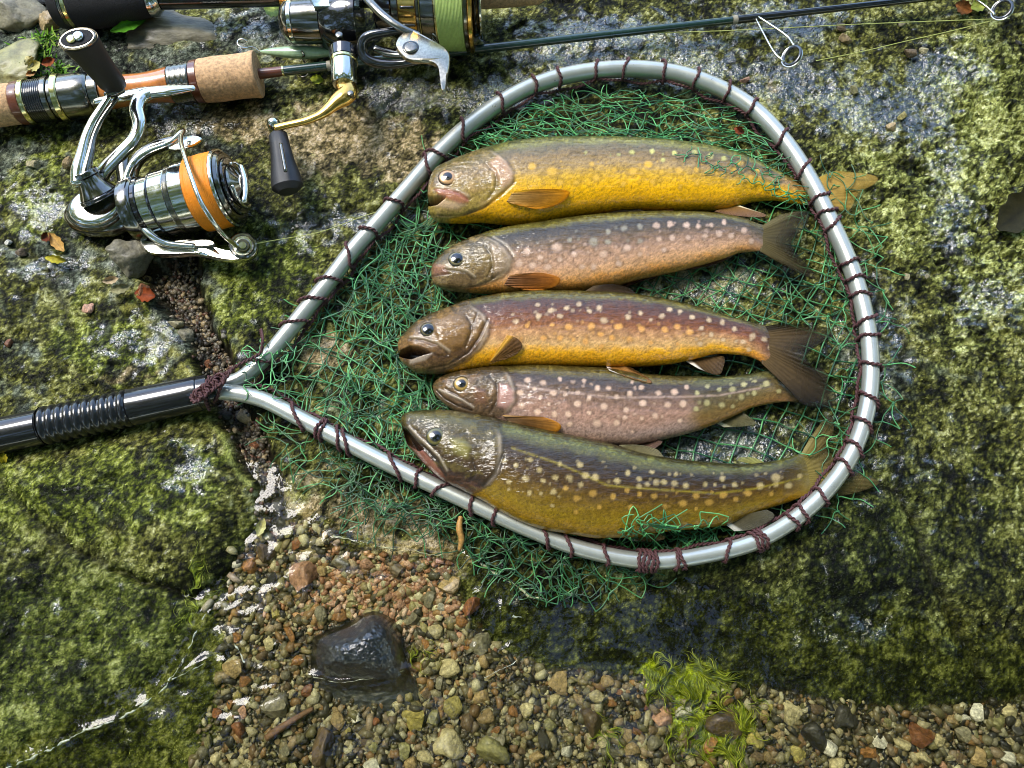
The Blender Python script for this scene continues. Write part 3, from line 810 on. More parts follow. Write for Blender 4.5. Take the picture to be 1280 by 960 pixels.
# ---- 1: uppermost, yellow belly
F.append(dict(
    label="uppermost fish, bright yellow belly and yellow spots, mouth slightly open", seed=201, z0=.0165, ztail=.0055, thick=1.0,
    D=[(535, 243), (538, 226), (546, 213), (556, 208), (570, 202), (592, 194), (612, 188), (650, 180), (700, 176), (760, 175), (830, 178), (880, 184), (915, 192), (945, 202), (975, 216), (1000, 228), (1030, 232)],
    V=[(535, 243), (535.5, 262), (540, 271), (551, 276.5), (575, 277), (600, 276), (642, 279), (666, 279), (701, 273), (734, 267), (809, 261), (850, 262), (905, 261), (946, 251), (966, 250), (990, 254), (1030, 258)],
    op=[(605, 180), (622, 192), (632, 200), (642, 214), (642, 228), (633, 236), (622, 244), (606, 258), (585, 268), (560, 274)],
    body=[(0, (70, 66, 22)), (.10, (112, 110, 44)), (.20, (142, 134, 58)), (.27, (112, 98, 58)), (.4, (136, 110, 64)), (.54, (166, 136, 84)), (.67, (202, 158, 48)), (.80, (224, 168, 10)), (1, (226, 160, 4))],
    tailc=[(0, (120, 100, 40)), (.4, (170, 120, 50)), (.7, (205, 140, 20)), (1, (190, 120, 15))],
    head=[(0, (78, 72, 28)), (.25, (118, 100, 50)), (.5, (142, 114, 66)), (.75, (152, 126, 58)), (1, (180, 154, 74))], headp=(170, 136, 88), speck=.35,
    spots=[(810, 205, 5.5), (849, 213, 6), (871, 212, 5), (894, 214, 6), (917, 211, 5), (938, 222, 4.5), (791, 214, 5), (827, 215, 4), (816, 227, 4.5), (829, 200, 3.5), (843, 191, 4), (868, 190, 4), (815, 189, 4), (888, 195, 4.5),
           (779, 230, 4), (871, 229, 3.5), (905, 198, 4), (925, 204, 4), (947, 213, 4), (745, 222, 5), (720, 228, 4), (690, 214, 6), (665, 208, 6), (790, 190, 3.5), (768, 212, 4), (960, 230, 3.5), (850, 234, 3), (700, 228, 4), (740, 205, 4)],
    spotc=lambda x, y: (226, 176, 66) if y > 200 else (204, 196, 110), sr=4.5,
    eye=(559.5, 221.5, 12, 5.6, (206, 158, 104)),
    grooves=[([(607, 204), (619, 214), (621, 226), (619, 237), (607, 251)], 2.0, .0007, .35), ([(585, 267), (606, 259), (626, 244), (642, 228)], 2.0, .0008, .4), ([(537, 268), (560, 270), (580, 268), (596, 262)], 1.6, .0008, .5),
             ([(543, 237), (556, 237.5), (570, 240), (584, 249)], 1.8, .0006, .4), ([(545, 234), (560, 235), (574, 239), (586, 246)], 1.6, -.0005, -.35), ([(570, 240), (584, 250), (590, 246)], 2, .0004, .3)],
    plates=[([(543, 236), (560, 236), (575, 240), (585, 247), (586, 253), (575, 256), (560, 249), (548, 243)], 2, .0007, (168, 98, 78), .7),
            ([(556, 250), (566, 252), (584, 256), (570, 262), (548, 259), (538, 256)], 2.5, .0003, (206, 172, 140), .6),
            ([(622, 195), (634, 204), (641, 218), (640, 228), (628, 236), (622, 222), (612, 204)], 3, .0005, (184, 142, 112), .6)],
    mouth=[([(530, 245), (543, 246), (556, 246.5), (550, 252), (546, 255), (538, 256.5), (530, 256)], .013, (26, 16, 12))],
    fins=[dict(name="pectoral_fin", base=[(641, 240), (633, 252)], tip=[(660, 237), (690, 236), (711, 239), (709, 247), (694, 257), (672, 261), (650, 257)], za='s', zb=.0012, cols=((150, 118, 66), (200, 130, 14), (210, 158, 30)), edge=(206, 126, 8), seed=3),
          dict(name="pelvic_fin", base=[(752, 262), (736, 266)], tip=[(790, 256), (815, 257), (842, 261), (838, 264), (815, 266), (780, 268), (750, 270)], za=.011, zb=.017, cols=((70, 40, 34), (120, 70, 50), (216, 196, 160)), seed=4),
          dict(name="anal_fin", base=[(925, 257), (900, 261)], tip=[(940, 262), (957, 268), (955, 271), (935, 271), (910, 268), (893, 264)], za=.012, zb=.014, cols=((150, 110, 50), (160, 120, 90), (226, 210, 170)), seed=5),
          dict(name="tail_fin", base=[(1012, 226), (1012, 259)], tip=[(1045, 213), (1092, 219), (1096, 228), (1078, 238), (1070, 247), (1062, 262), (1040, 264)], za=.0060, zb=.004, cols=((150, 118, 54), (170, 140, 66), (160, 130, 50)), seed=6, nrays=20)]))
# ---- 2
F.append(dict(
    label="second fish from the top, pinkish flank, closed mouth and forked dark tail", seed=231, z0=.0150, thick=1.0,
    D=[(539, 340), (540, 333), (543, 328), (558, 314), (577, 304), (595, 297), (617, 290), (631, 287), (654, 283), (682, 279), (724, 273), (780, 268), (833, 266), (886, 267), (926, 273), (953, 281), (966, 283)],
    V=[(539, 340), (540, 350), (546, 357), (565, 363), (588, 365), (642, 366), (689, 365.5), (736, 361), (766, 357), (800, 348), (820, 344), (868, 333), (907, 322), (929, 315), (950, 314), (960, 317), (966, 319)],
    op=[(600, 292), (612, 297), (624, 303), (633, 312), (641, 323), (638, 338), (628, 347), (610, 355), (585, 361)],
    body=[(0, (52, 48, 18)), (.10, (104, 96, 38)), (.18, (130, 120, 52)), (.25, (62, 52, 32)), (.42, (96, 78, 52)), (.58, (146, 114, 88)), (.75, (192, 150, 118)), (.88, (214, 162, 112)), (.94, (222, 156, 84)), (1, (214, 140, 60))],
    tailc=[(0, (84, 76, 40)), (.5, (104, 84, 64)), (1, (130, 96, 72))],
    head=[(0, (60, 50, 26)), (.3, (94, 78, 40)), (.6, (120, 98, 52)), (.85, (112, 88, 54)), (1, (140, 114, 74))], headp=(146, 122, 76), speck=.7,
    spots=[(824, 299), (840.5, 297), (860, 297), (881, 295), (899, 292), (914, 295), (873, 283), (800, 301), (784, 310, 5), (939, 301), (905, 278), (820, 282), (754, 317.6, 5), (773.6, 329, 4.5), (742, 333, 5), (728, 333), (684.5, 334, 5),
           (666, 332), (675, 322), (649, 329, 5), (696, 309, 7), (742, 302, 7), (659, 314, 6), (700, 324), (838, 280), (858, 281), (889, 281, 3.5), (780, 285), (760, 290), (800, 283), (930, 288), (718, 318, 4), (760, 302, 4), (800, 318, 4), (830, 312, 3.5), (712, 300, 4)],
    spotc=lambda x, y: (206, 172, 146) if y > 305 or x > 800 else (150, 140, 118), sr=4.2,
    eye=(571, 323.5, 10.8, 6.8, (136, 124, 84)),
    grooves=[([(541, 345), (552, 343), (562, 342)], 1.6, .0006, .5), ([(556, 337), (572, 338), (584, 342), (592, 349)], 1.8, .0006, .4), ([(556, 334.5), (572, 335.5), (585, 339), (594, 346)], 1.4, -.0004, -.35),
             ([(548, 358), (575, 360), (597, 357), (612, 351), (623, 343)], 1.8, .0008, .45), ([(606, 308), (614, 318), (616, 332), (609, 346)], 1.8, .0006, .3), ([(617, 296), (634, 306), (644, 320)], 1.4, -.0004, -.4)],
    plates=[([(541, 330), (556, 332), (560, 342), (541, 344)], 3, .0004, (150, 96, 82), .5), ([(612, 303), (630, 310), (638, 322), (634, 338), (620, 344), (616, 324)], 3, .0006, (156, 132, 106), .55)],
    mouth=[],
    fins=[dict(name="pectoral_fin", base=[(637, 344), (630, 356)], tip=[(650, 342), (677, 341), (699, 347), (697, 356), (680, 362), (655, 362)], za='s', zb=.0012, cols=((110, 78, 54), (190, 112, 36), (170, 120, 70)), edge=(212, 132, 40), seed=7),
          dict(name="pelvic_fin", base=[(765, 354), (742, 360)], tip=[(790, 347), (812, 345), (822, 346), (800, 352), (775, 361), (758, 366)], za=.008, zb=.012, cols=((90, 52, 44), (120, 70, 54), (210, 180, 150)), seed=8),
          dict(name="anal_fin", base=[(897, 322), (872, 330)], tip=[(916, 314), (919, 317), (905, 326), (888, 332), (868, 336), (856, 338)], za=.009, zb=.012, cols=((120, 84, 70), (150, 108, 92), (220, 190, 170)), seed=9),
          dict(name="tail_fin", base=[(950, 284), (950, 314)], tip=[(975, 268), (998, 264), (1012, 266), (1006, 284), (990, 300), (992, 312), (1008, 330), (1024, 349), (1004, 344), (980, 332)], za=.0163, zb=.016, cols=((76, 66, 34), (20, 17, 11), (96, 86, 54)), seed=10, nrays=18, n=70, lift=.004)]))
# ---- 3
F.append(dict(
    label="middle fish of the five, reddish brown flank, orange belly, mouth open", seed=261, z0=.0170, thick=1.0,
    D=[(497, 431), (499, 425), (506, 417), (520, 404), (536, 395), (560, 386), (578, 379), (602, 373), (632, 368), (679, 365), (738, 366), (780, 368), (811, 372), (858, 381), (900, 393), (934, 402), (957, 407), (972, 411)],
    V=[(497, 431), (499, 447), (509, 458), (522, 466), (545, 467), (578, 463), (620, 458), (679, 457), (756, 458), (788, 458), (836, 455), (867, 449), (900, 442), (929, 444), (951, 452), (962, 460), (972, 465)],
    op=[(586, 372), (592, 383), (606, 393), (613, 405), (611, 420), (602, 436), (584, 452), (560, 462)],
    body=[(0, (44, 38, 14)), (.08, (92, 82, 30)), (.16, (122, 110, 44)), (.23, (84, 54, 32)), (.42, (114, 66, 34)), (.55, (138, 86, 50)), (.68, (186, 138, 92)), (.80, (210, 166, 106)), (.90, (232, 166, 30)), (1, (226, 150, 8))],
    tailc=[(0, (84, 74, 36)), (.5, (124, 72, 50)), (1, (150, 92, 60))],
    head=[(0, (54, 46, 22)), (.3, (104, 78, 38)), (.6, (120, 86, 44)), (.85, (92, 64, 36)), (1, (116, 92, 58))], headp=(134, 100, 52), speck=.8,
    spots=[(688.6, 388), (708, 385), (724, 380), (737, 388.7), (749, 385), (659, 407), (673, 395), (711, 408.6, 5), (739, 408, 5), (755, 400, 4.5), (773, 408, 5), (751, 418, 3.5), (765, 422.6, 5), (732, 427, 5), (717, 425, 4), (700, 422.6, 5),
           (679, 423, 4), (645, 402, 3.5), (785, 396), (801, 391.6), (814, 400, 3.5), (827.5, 395), (802, 411, 5), (787, 424, 4.5), (764, 422), (813, 428, 4), (831, 412, 5), (847, 408.5, 4.5), (862, 415, 4.5), (865, 396.4, 4), (886, 400, 4),
           (889, 418, 4), (877, 410, 3.5), (903, 402.6, 4), (918, 411, 3.5), (904, 425, 3.5), (929, 427, 3.5), (941, 420, 4), (955, 424, 4), (847, 430, 3), (963, 434, 4), (837, 386.6, 3.5), (850, 389, 3), (690, 406, 4), (672, 381, 3), (935, 437, 3), (700, 395, 3.5), (875, 430, 3), (752, 433, 3.5)],
    spotc=lambda x, y: (222, 160, 84) if (y > 402 and x < 870) else (206, 176, 136), sr=3.8,
    eye=(535, 412, 10.2, 6.6, (120, 106, 66)),
    grooves=[([(581, 394), (588, 403), (589, 415), (582, 432)], 1.7, .0007, .45), ([(597, 390), (594, 400), (588, 410)], 1.2, .0004, .4), ([(609, 400), (600, 420), (586, 440), (560, 456), (535, 461)], 1.8, .0008, .45),
             ([(513, 424), (530, 425), (546, 431), (560, 442)], 1.8, .0007, .4), ([(513, 421), (530, 422.5), (547, 428), (562, 439)], 1.4, -.0005, -.4), ([(537, 441), (548, 445), (558, 444)], 2, .0005, .4), ([(609, 455), (622, 436), (634, 420)], 2, .0003, 0)],
    plates=[([(540, 400), (560, 392), (582, 394), (588, 410), (583, 430), (566, 437), (548, 426)], 4, .0009, (132, 96, 46), .4), ([(512, 446), (530, 442), (541, 441), (532, 450), (512, 455)], 2, .0002, (186, 168, 148), .6)],
    mouth=[([(502, 438), (512, 433), (524, 434), (537, 440), (527, 443), (514, 448), (503, 446), (494, 442)], .013, (22, 14, 10))],
    fins=[dict(name="pectoral_fin", base=[(612, 452), (620, 452)], tip=[(634, 419), (640, 420), (649, 425), (653, 433), (645, 443), (632, 449)], za='s', zb=.0015, cols=((130, 92, 44), (84, 58, 34), (214, 160, 60)), seed=11, nrays=9),
          dict(name="pelvic_fin", base=[(757, 457), (776, 457)], tip=[(762, 463), (786, 472), (813, 479), (812, 474), (800, 466), (790, 460)], za=.016, zb=.0245, cols=((186, 130, 60), (170, 120, 70), (236, 226, 210)), seed=12, nrays=8),
          dict(name="anal_fin", base=[(857, 451), (898, 444)], tip=[(872, 460), (892, 468), (901, 467), (904, 460), (906, 452), (905, 446)], za=.014, zb=.019, cols=((110, 84, 52), (96, 74, 46), (236, 226, 210)), seed=13, nrays=10),
          dict(name="tail_fin", base=[(952, 409), (952, 454)], tip=[(975, 404), (999, 405), (1028, 408), (1044, 416), (1026, 430), (1008, 444), (1022, 466), (1044, 492), (1042, 508), (1020, 509), (1003, 505), (984, 484)], za=.0183, zb=.0215, cols=((80, 62, 34), (13, 11, 7), (34, 28, 16)), seed=14, nrays=20, n=80, lift=.003)]))
# ---- 4
F.append(dict(
    label="fourth fish from the top, pale spotted mauve flank, tucked between two others", seed=291, z0=.0140, ztail=.0100, thick=.98,
    D=[(541, 483), (543, 478), (550, 472), (569, 465), (592, 461), (620, 458), (667, 457), (714, 459), (756, 461), (788, 466), (816, 469), (858, 471), (900, 471), (934, 468), (957, 464), (980, 460), (1002, 458)],
    V=[(541, 483), (543, 491), (550, 500), (562, 510), (578, 518), (600, 523), (620, 527), (650, 535), (691, 547), (726, 554), (761, 557), (782, 557), (816, 552), (864, 541), (895, 530), (920, 519), (943, 509), (968, 504), (1002, 500)],
    op=[(628, 455), (640, 472), (645, 486), (645, 502), (637, 515), (618, 523), (600, 525)],
    body=[(0, (58, 46, 20)), (.09, (98, 84, 36)), (.17, (118, 104, 50)), (.24, (72, 56, 38)), (.42, (108, 82, 60)), (.6, (146, 112, 92)), (.75, (166, 128, 106)), (.9, (160, 132, 116)), (1, (170, 134, 110))],
    body2=[(0, (56, 50, 22)), (.12, (110, 106, 54)), (.22, (112, 104, 52)), (.3, (76, 64, 44)), (.5, (92, 78, 48)), (.7, (106, 88, 50)), (.88, (130, 98, 46)), (1, (160, 106, 34))], b2=(850, 884),
    tailc=[(0, (100, 96, 50)), (.5, (110, 96, 56)), (1, (120, 88, 60))],
    head=[(0, (54, 42, 20)), (.3, (86, 68, 34)), (.6, (104, 78, 44)), (.85, (92, 70, 48)), (1, (128, 106, 78))], headp=(130, 98, 64), speck=.7,
    spots=[(679, 478.4), (660, 475), (691, 491), (675, 497), (662, 494, 3), (706.6, 493), (722, 490.6, 3), (737, 497), (747, 485.5), (761, 485), (771, 496), (755, 508, 5), (722, 504.7, 4.5), (736, 516), (710, 517.6, 4.5), (693, 517.6, 4.5), (672, 515, 5),
           (652, 507, 5), (770.6, 528.6, 5), (746, 529, 5), (686, 505, 3), (781, 522, 4), (650, 490.6, 5), (787, 492), (803.6, 504, 4.5), (783, 512.5, 5), (819, 520, 5), (823, 491.5, 4.5), (843, 490, 4.5), (802, 484.4, 3.5), (858, 484, 4), (834.5, 506, 4.5),
           (854, 504.7, 4.5), (802, 522.7, 3), (871.6, 491, 4), (884, 483, 4), (899, 486.7, 4.5), (915.5, 486.7, 4), (930, 480, 3.5), (943, 491, 4.5), (926.5, 496, 4.5), (902.6, 506.4, 5), (884, 503.5, 4.5), (870, 511, 4), (916, 508, 3), (958, 479.4, 4),
           (850, 526, 3), (944, 476.5, 3), (973, 489, 3.5), (790, 478, 3), (730, 476, 3), (700, 474, 3), (668, 486, 2.5), (712, 530, 4), (790, 540, 3)],
    spotc=lambda x, y: (212, 176, 146) if x < 866 else (178, 166, 112), sr=4.0,
    lat=[(646, 481), (680, 487), (770, 497), (855, 496), (900, 494), (950, 485)], latc=(190, 160, 140),
    eye=(577, 480, 10.8, 5.4, (188, 150, 74)),
    grooves=[([(546, 488), (556, 498), (572, 507), (590, 513)], 1.5, .0008, .55), ([(549, 487), (562, 493), (578, 500), (592, 509)], 1.4, -.0004, -.45), ([(557, 486), (572, 494), (588, 504)], 1.2, .0004, .4),
             ([(621, 478), (622, 500), (612, 516)], 1.8, .0006, .45), ([(612, 470), (621, 480)], 1.5, .0003, .3)],
    plates=[([(624, 480), (636, 482), (642, 490), (642, 502), (633, 511), (622, 508)], 3, .0005, (180, 136, 122), .75), ([(592, 484), (606, 488), (608, 504), (594, 504)], 4, .0004, (124, 82, 58), .5)],
    mouth=[],
    fins=[dict(name="pectoral_fin", base=[(628, 519), (636, 528)], tip=[(656, 520), (682, 522), (701, 531), (696, 540), (680, 541), (650, 533)], za='s', zb=.0014, cols=((112, 92, 70), (180, 120, 40), (190, 150, 90)), edge=(206, 136, 30), seed=15),
          dict(name="pelvic_fin", base=[(770, 553), (812, 549)], tip=[(775, 560), (795, 566), (815, 562), (825, 556), (828, 552), (822, 549)], za=.010, zb=.016, cols=((120, 90, 70), (130, 104, 90), None), seed=16),
          dict(name="anal_fin", base=[(896, 529), (925, 516)], tip=[(905, 534), (930, 533), (946, 530), (944, 527), (938, 522), (930, 516)], za=.009, zb=.010, cols=((90, 80, 40), (120, 116, 80), (190, 184, 150)), seed=17),
          dict(name="tail_fin", base=[(985, 461), (985, 502)], tip=[(1010, 458), (1030, 462), (1036, 474), (1030, 488), (1024, 500), (1010, 504)], za=.010, zb=.009, cols=((84, 70, 40), (40, 34, 22), None), seed=18)]))
# ---- 5
F.append(dict(
    label="lowest and darkest fish, olive brown with a yellowish belly, against the hoop", seed=321, z0=.0185, ztail=.0065, thick=1.0,
    D=[(501, 525), (503, 519), (510, 516), (522, 514), (550, 513), (578, 516), (611, 522), (644, 530), (691, 540), (738, 550), (780, 560), (788, 563), (830, 572), (886, 578), (929, 580), (962, 577), (985, 572), (1003, 567), (1014, 566)],
    V=[(501, 525), (504, 540), (509, 556), (515, 563), (534, 584), (553, 600), (580, 614), (605, 627), (623, 638), (644, 649), (679, 662), (714, 668), (749, 673), (788, 672), (830, 665), (872, 661), (906, 657), (934, 645), (957, 637), (985, 628), (1007, 619), (1014, 614)],
    op=[(622, 520), (628, 545), (629, 570), (625, 590), (612, 606), (596, 616), (575, 620)],
    body=[(0, (50, 42, 14)), (.07, (72, 66, 26)), (.13, (112, 112, 48)), (.20, (98, 90, 32)), (.27, (56, 42, 14)), (.42, (62, 42, 12)), (.58, (76, 52, 14)), (.72, (108, 82, 18)), (.86, (130, 104, 18)), (1, (150, 110, 10))],
    tailc=[(0, (110, 108, 40)), (.3, (84, 66, 24)), (.7, (96, 72, 22)), (1, (150, 106, 16))],
    head=[(0, (52, 44, 16)), (.3, (80, 68, 26)), (.6, (74, 54, 24)), (.85, (56, 38, 22)), (1, (110, 70, 50))], headp=(104, 90, 40), speck=.9,
    spots=[(645, 581.6), (657, 598, 5), (636, 602, 3.5), (630, 576, 4), (663, 574.5, 3.5), (674.5, 587), (679, 601, 4), (694, 597, 4), (707, 610.6, 4.5), (692, 614, 4), (662, 616, 4), (676, 617, 3), (712, 597), (726, 606), (741, 616.5, 5), (720.7, 623, 4.5),
           (749.5, 634, 4), (767, 620, 4.5), (772, 601, 5), (732, 594, 5), (744, 596.6, 5), (725, 581, 3.5), (771, 601), (785, 591), (799, 599), (799, 608), (809, 605.5, 3.5), (820.5, 602.6), (830, 602.6), (843, 604), (857, 607, 5), (766, 621, 4.5), (784, 613, 4), (799.4, 618, 4.5),
           (817.6, 620, 4.5), (881.5, 605.5, 4.5), (893.6, 606, 3), (918, 605.7, 5), (950, 607.7, 5.5), (970, 597, 6), (970, 605.5, 4), (986, 607, 4.5), (1000, 595, 4), (853.4, 629.4, 5.5), (886.5, 628, 5), (904, 618.7, 5), (920, 624, 4), (935, 616.7, 4.5), (964, 617.5, 4),
           (870, 620, 4.5), (831, 633.6, 4), (788, 633.6, 4), (903, 598, 4), (636, 612, 3), (700, 580, 3.5), (815, 590, 3.5), (845, 592, 3), (690, 632, 3.5), (720, 640, 3.5), (870, 636, 3)],
    spotc=lambda x, y: (176, 136, 58) if (x > 700 and y > 610) else (176, 154, 102), sr=4.2,
    lat=[(640, 560), (700, 580), (760, 607), (830, 612.5), (895, 616.7), (943, 611), (1000, 598)], latc=(160, 140, 40),
    eye=(544.5, 545.7, 12.5, 7.2, (118, 108, 52)),
    grooves=[([(507, 534), (520, 549), (534, 562), (546, 575), (557, 594)], 2.0, .0010, .6), ([(511, 533), (524, 547), (538, 560), (550, 572), (559, 588)], 1.4, -.0005, -.4), ([(560, 598), (578, 604), (592, 612)], 2, .0006, .5),
             ([(590, 575), (596, 590), (586, 602), (572, 600)], 1.6, .0006, .4), ([(566, 550), (580, 556), (592, 560)], 3, -.0005, 0), ([(628, 570), (620, 592), (604, 608)], 2.4, .0012, .5)],
    plates=[([(516, 560), (528, 562), (544, 580), (556, 597), (550, 598), (532, 581)], 2, .0006, (150, 92, 74), .7), ([(562, 548), (580, 550), (588, 560), (584, 572), (568, 566)], 5, .0005, (150, 142, 74), .6),
            ([(506, 517), (530, 516), (560, 518), (590, 526), (600, 534), (560, 530), (520, 524)], 4, .0003, (104, 96, 52), .5)],
    mouth=[([(500, 533), (507, 536), (518, 550), (528, 561), (524, 563), (512, 556), (503, 548)], .014, (20, 14, 8))],
    fins=[dict(name="tail_fin", base=[(1000, 570), (1006, 612)], tip=[(1012, 548), (1030, 524), (1040, 520), (1042, 540), (1034, 562), (1060, 585), (1096, 600), (1097, 606), (1070, 616), (1040, 622)], za=.0072, zb=.0040, cols=((110, 96, 44), (96, 84, 50), (130, 118, 70)), seed=19, nrays=20, n=80),
          dict(name="adipose_fin", base=[(940, 580), (955, 578)], tip=[(922, 576), (924, 572), (936, 571), (946, 573), (952, 576)], za=.012, zb=.011, cols=((110, 106, 50), (130, 128, 70), None), seed=20, nrays=4),
          dict(name="anal_fin", base=[(905, 654), (940, 641)], tip=[(918, 664), (940, 662), (960, 653), (968, 646), (966, 641), (958, 637)], za=.012, zb=.010, cols=((100, 90, 60), (120, 116, 96), (210, 206, 190)), seed=21),
          dict(name="pelvic_fin", base=[(775, 668), (800, 667)], tip=[(790, 676), (815, 677), (830, 674), (832, 671), (825, 667), (815, 665)], za=.012, zb=.012, cols=((180, 130, 60), (170, 140, 90), (220, 210, 180)), seed=22)]))
F[2]['fins'].append(dict(name="dorsal_fin", base=[(728, 366), (786, 369)], tip=[(742, 357), (764, 355), (784, 359), (796, 367)], za=.019, zb=.0195, cols=((60, 44, 26), (40, 30, 18), (80, 64, 40)), seed=31))
F[4]['fins'].append(dict(name="dorsal_fin", base=[(766, 560), (822, 574)], tip=[(776, 556), (798, 556), (820, 561), (830, 571)], za=.0195, zb=.0200, cols=((92, 84, 50), (116, 108, 78), (130, 124, 90)), seed=32))
F[1]['fins'].append(dict(name="dorsal_fin", base=[(744, 274), (800, 270)], tip=[(752, 268), (775, 262), (798, 261), (812, 267)], za=.0165, zb=.0180, cols=((60, 48, 28), (44, 34, 20), (80, 66, 40)), seed=33))
for f_ in F: make_fish(f_)

# ================================================================== LANDING NET
net = thing("landing_net", "silver hooped landing net with green netting and a black handle, holding five fish", "landing net")
malu = mat("satin_aluminium", (.50, .51, .45), .30, metal=.6, nscale=120, namp=.06, coat=.3, coatr=.15)
mblk = mat("black_rubber_plastic", (.008, .008, .009), .35, nscale=700, namp=.3, coat=1, coatr=.05, spec=.2, bscale=300, bdist=.00005)
mcord = mat("maroon_cord", (.075, .026, .026), .7, nscale=1800, namp=.5, bscale=2500, bdist=.0002)
mtwine = mat("green_twine", rough=.42, attr='Col', coat=.35, coatr=.2, nscale=2500, namp=.2)
HZ = .0125
HOOP = [(272, 484), (300, 474), (318, 460), (340, 439), (380, 390), (415, 347), (440, 314), (470, 281), (510, 235), (545, 195), (580, 162), (622, 131), (665, 108), (710, 94), (760, 87), (810, 87), (858, 95), (905, 113), (945, 139), (983, 180), (1013, 226),
        (1040, 280), (1063, 332), (1078, 380), (1087, 430), (1088, 480), (1080, 526), (1062, 572), (1032, 614), (992, 650), (942, 678), (890, 692), (830, 701), (780, 698), (720, 684), (660, 661), (600, 634), (540, 606), (480, 577), (420, 546),
        (370, 520), (335, 502), (305, 493), (280, 490), (262, 491)]
hc = catmull(HOOP, 420)
hpx = hc.copy()
hz = np.full(len(hc), HZ); hz[:18] = np.linspace(HZ - .003, HZ, 18)
HW = P(hc[:, 0], hc[:, 1], hz)
HRAD = 10.3 * S(hc[:, 0], hc[:, 1], hz)
HRAD *= np.interp(np.arange(420), [0, 30, 419], [.95, 1.02, 1.0])
hoop = tube("hoop", HW, HRAD, malu, net, sides=24)
for _c in range(0):
    pass
_t, _s, _u = frames(HW)

def cord(name, pts, r, parent, m=mcord, twist=1.0, strands=2):
    """twisted cord: two strands laid round each other"""
    p = np.asarray(pts, float); L = np.concatenate([[0], np.cumsum(np.linalg.norm(np.diff(p, axis=0), axis=1))])
    n = max(10, int(L[-1] / (r * .7)))
    s = np.linspace(0, L[-1], n); q = np.stack([np.interp(s, L, p[:, k]) for k in range(3)], -1)
    t, sd2, uu = frames(q)
    vs = []; qs = []; sides = 6; off = 0
    for k in range(strands):
        a = s / (r * 5.2) * 2 * math.pi * twist + k * 2 * math.pi / strands
        c = q + r * .5 * (np.cos(a)[:, None] * sd2 + np.sin(a)[:, None] * uu)
        b = np.linspace(0, 2 * math.pi, sides, endpoint=False)
        v = c[:, None] + r * .62 * (np.cos(b)[None, :, None] * sd2[:, None] + np.sin(b)[None, :, None] * uu[:, None])
        vs.append(v.reshape(-1, 3)); qs.append(grid_quads(n, sides, False, True, off)); off += n * sides
    return mesh_np(name, np.vstack(vs), np.vstack(qs), None, m, parent, flip=True)

LOOPS = [(327, 455, .7), (367, 405, .9), (392, 376, .8), (412, 350, .7), (440, 318, -.9), (461, 291, .3), (494, 256, .3), (534, 207, -.8), (545, 199, .4), (578, 164, -.8), (628, 128, -.3), (668, 107, -.2), (699, 96, -.1), (743, 89, -.25), (782, 86, -.35), (831, 90, .15), (871, 99, .05),
         (908, 115, .25), (940, 136, .2), (976, 170, .5), (1004, 211, .6), (1024, 249, 0.1), (1034, 268, -.1), (1040, 281, .5), (1062, 330, .05), (1070, 352, .0), (1076, 372, -.1), (1083, 398, .4), (1086, 422, .05), (1088, 461, -.2), (1086, 500, -.5), (1078, 531, -.4), (1068, 560, -.4), (1056, 582, -.3),
         (1026, 621, -.2), (1004, 641, -.15), (990, 652, .1), (955, 672, .1), (948, 675, .0), (941, 678, .1), (908, 688, -.5), (850, 699, .2), (843, 699, -.2), (820, 701, 0), (814, 701, .05), (809, 701, -.05), (803, 700, 0), (798, 700, .04), (755, 692, .45), (712, 682, .7), (680, 669, .8),
         (620, 643, .3), (590, 630, .4), (550, 611, -.6), (520, 597, .2), (492, 583, 1.2), (432, 552, .9), (425, 549, .7), (405, 539, .2), (400, 536, .1), (372, 521, 1.3)]
for k, (lx, ly, tilt) in enumerate(LOOPS):
    i = int(np.argmin((hpx[:, 0] - lx) ** 2 + (hpx[:, 1] - ly) ** 2)); i = min(max(i, 4), 415)
    rc = .00105 + .00012 * RNG.random()
    Rr = HRAD[i] + rc * 1.0
    a = np.linspace(0, 2 * math.pi * 1.02, 46)
    wob = 1 + .05 * np.sin(2 * a + k) + .10 * (np.sin(a) < -.3) * RNG.random()
    pts = HW[i] + Rr * wob[:, None] * (np.cos(a)[:, None] * _s[i] + np.sin(a)[:, None] * _u[i]) + (tilt * Rr * np.cos(a) + .0006 * np.sin(3 * a + k))[:, None] * _t[i]
    cord("lacing_loop", pts, rc, net)
# cord running along the inner and under side between the turns
side = []
lp_i = sorted(int(np.argmin((hpx[:, 0] - l[0]) ** 2 + (hpx[:, 1] - l[1]) ** 2)) for l in LOOPS)
idx = np.arange(8, 412)
ctr_in = np.sign(((P(760, 400, HZ)[:2] - HW[idx][:, :2]) * _s[idx][:, :2]).sum(1))
near = np.min(np.abs(idx[:, None] - np.array(lp_i)[None]), axis=1)
sag = np.clip(near / 7.0, 0, 1)
w1 = HW[idx] + _s[idx] * (ctr_in * (HRAD[idx] * (.92 + .55 * sag) + .0006))[:, None]
w1[:, 2] -= .0035 + .0022 * np.sin(idx * .35)
cord("lacing_cord", w1, .0011, net)
w2 = HW[idx] - _s[idx] * (ctr_in * HRAD[idx] * .55)[:, None]; w2[:, 2] -= .0062
cord("lacing_cord", w2[200:], .0010, net)
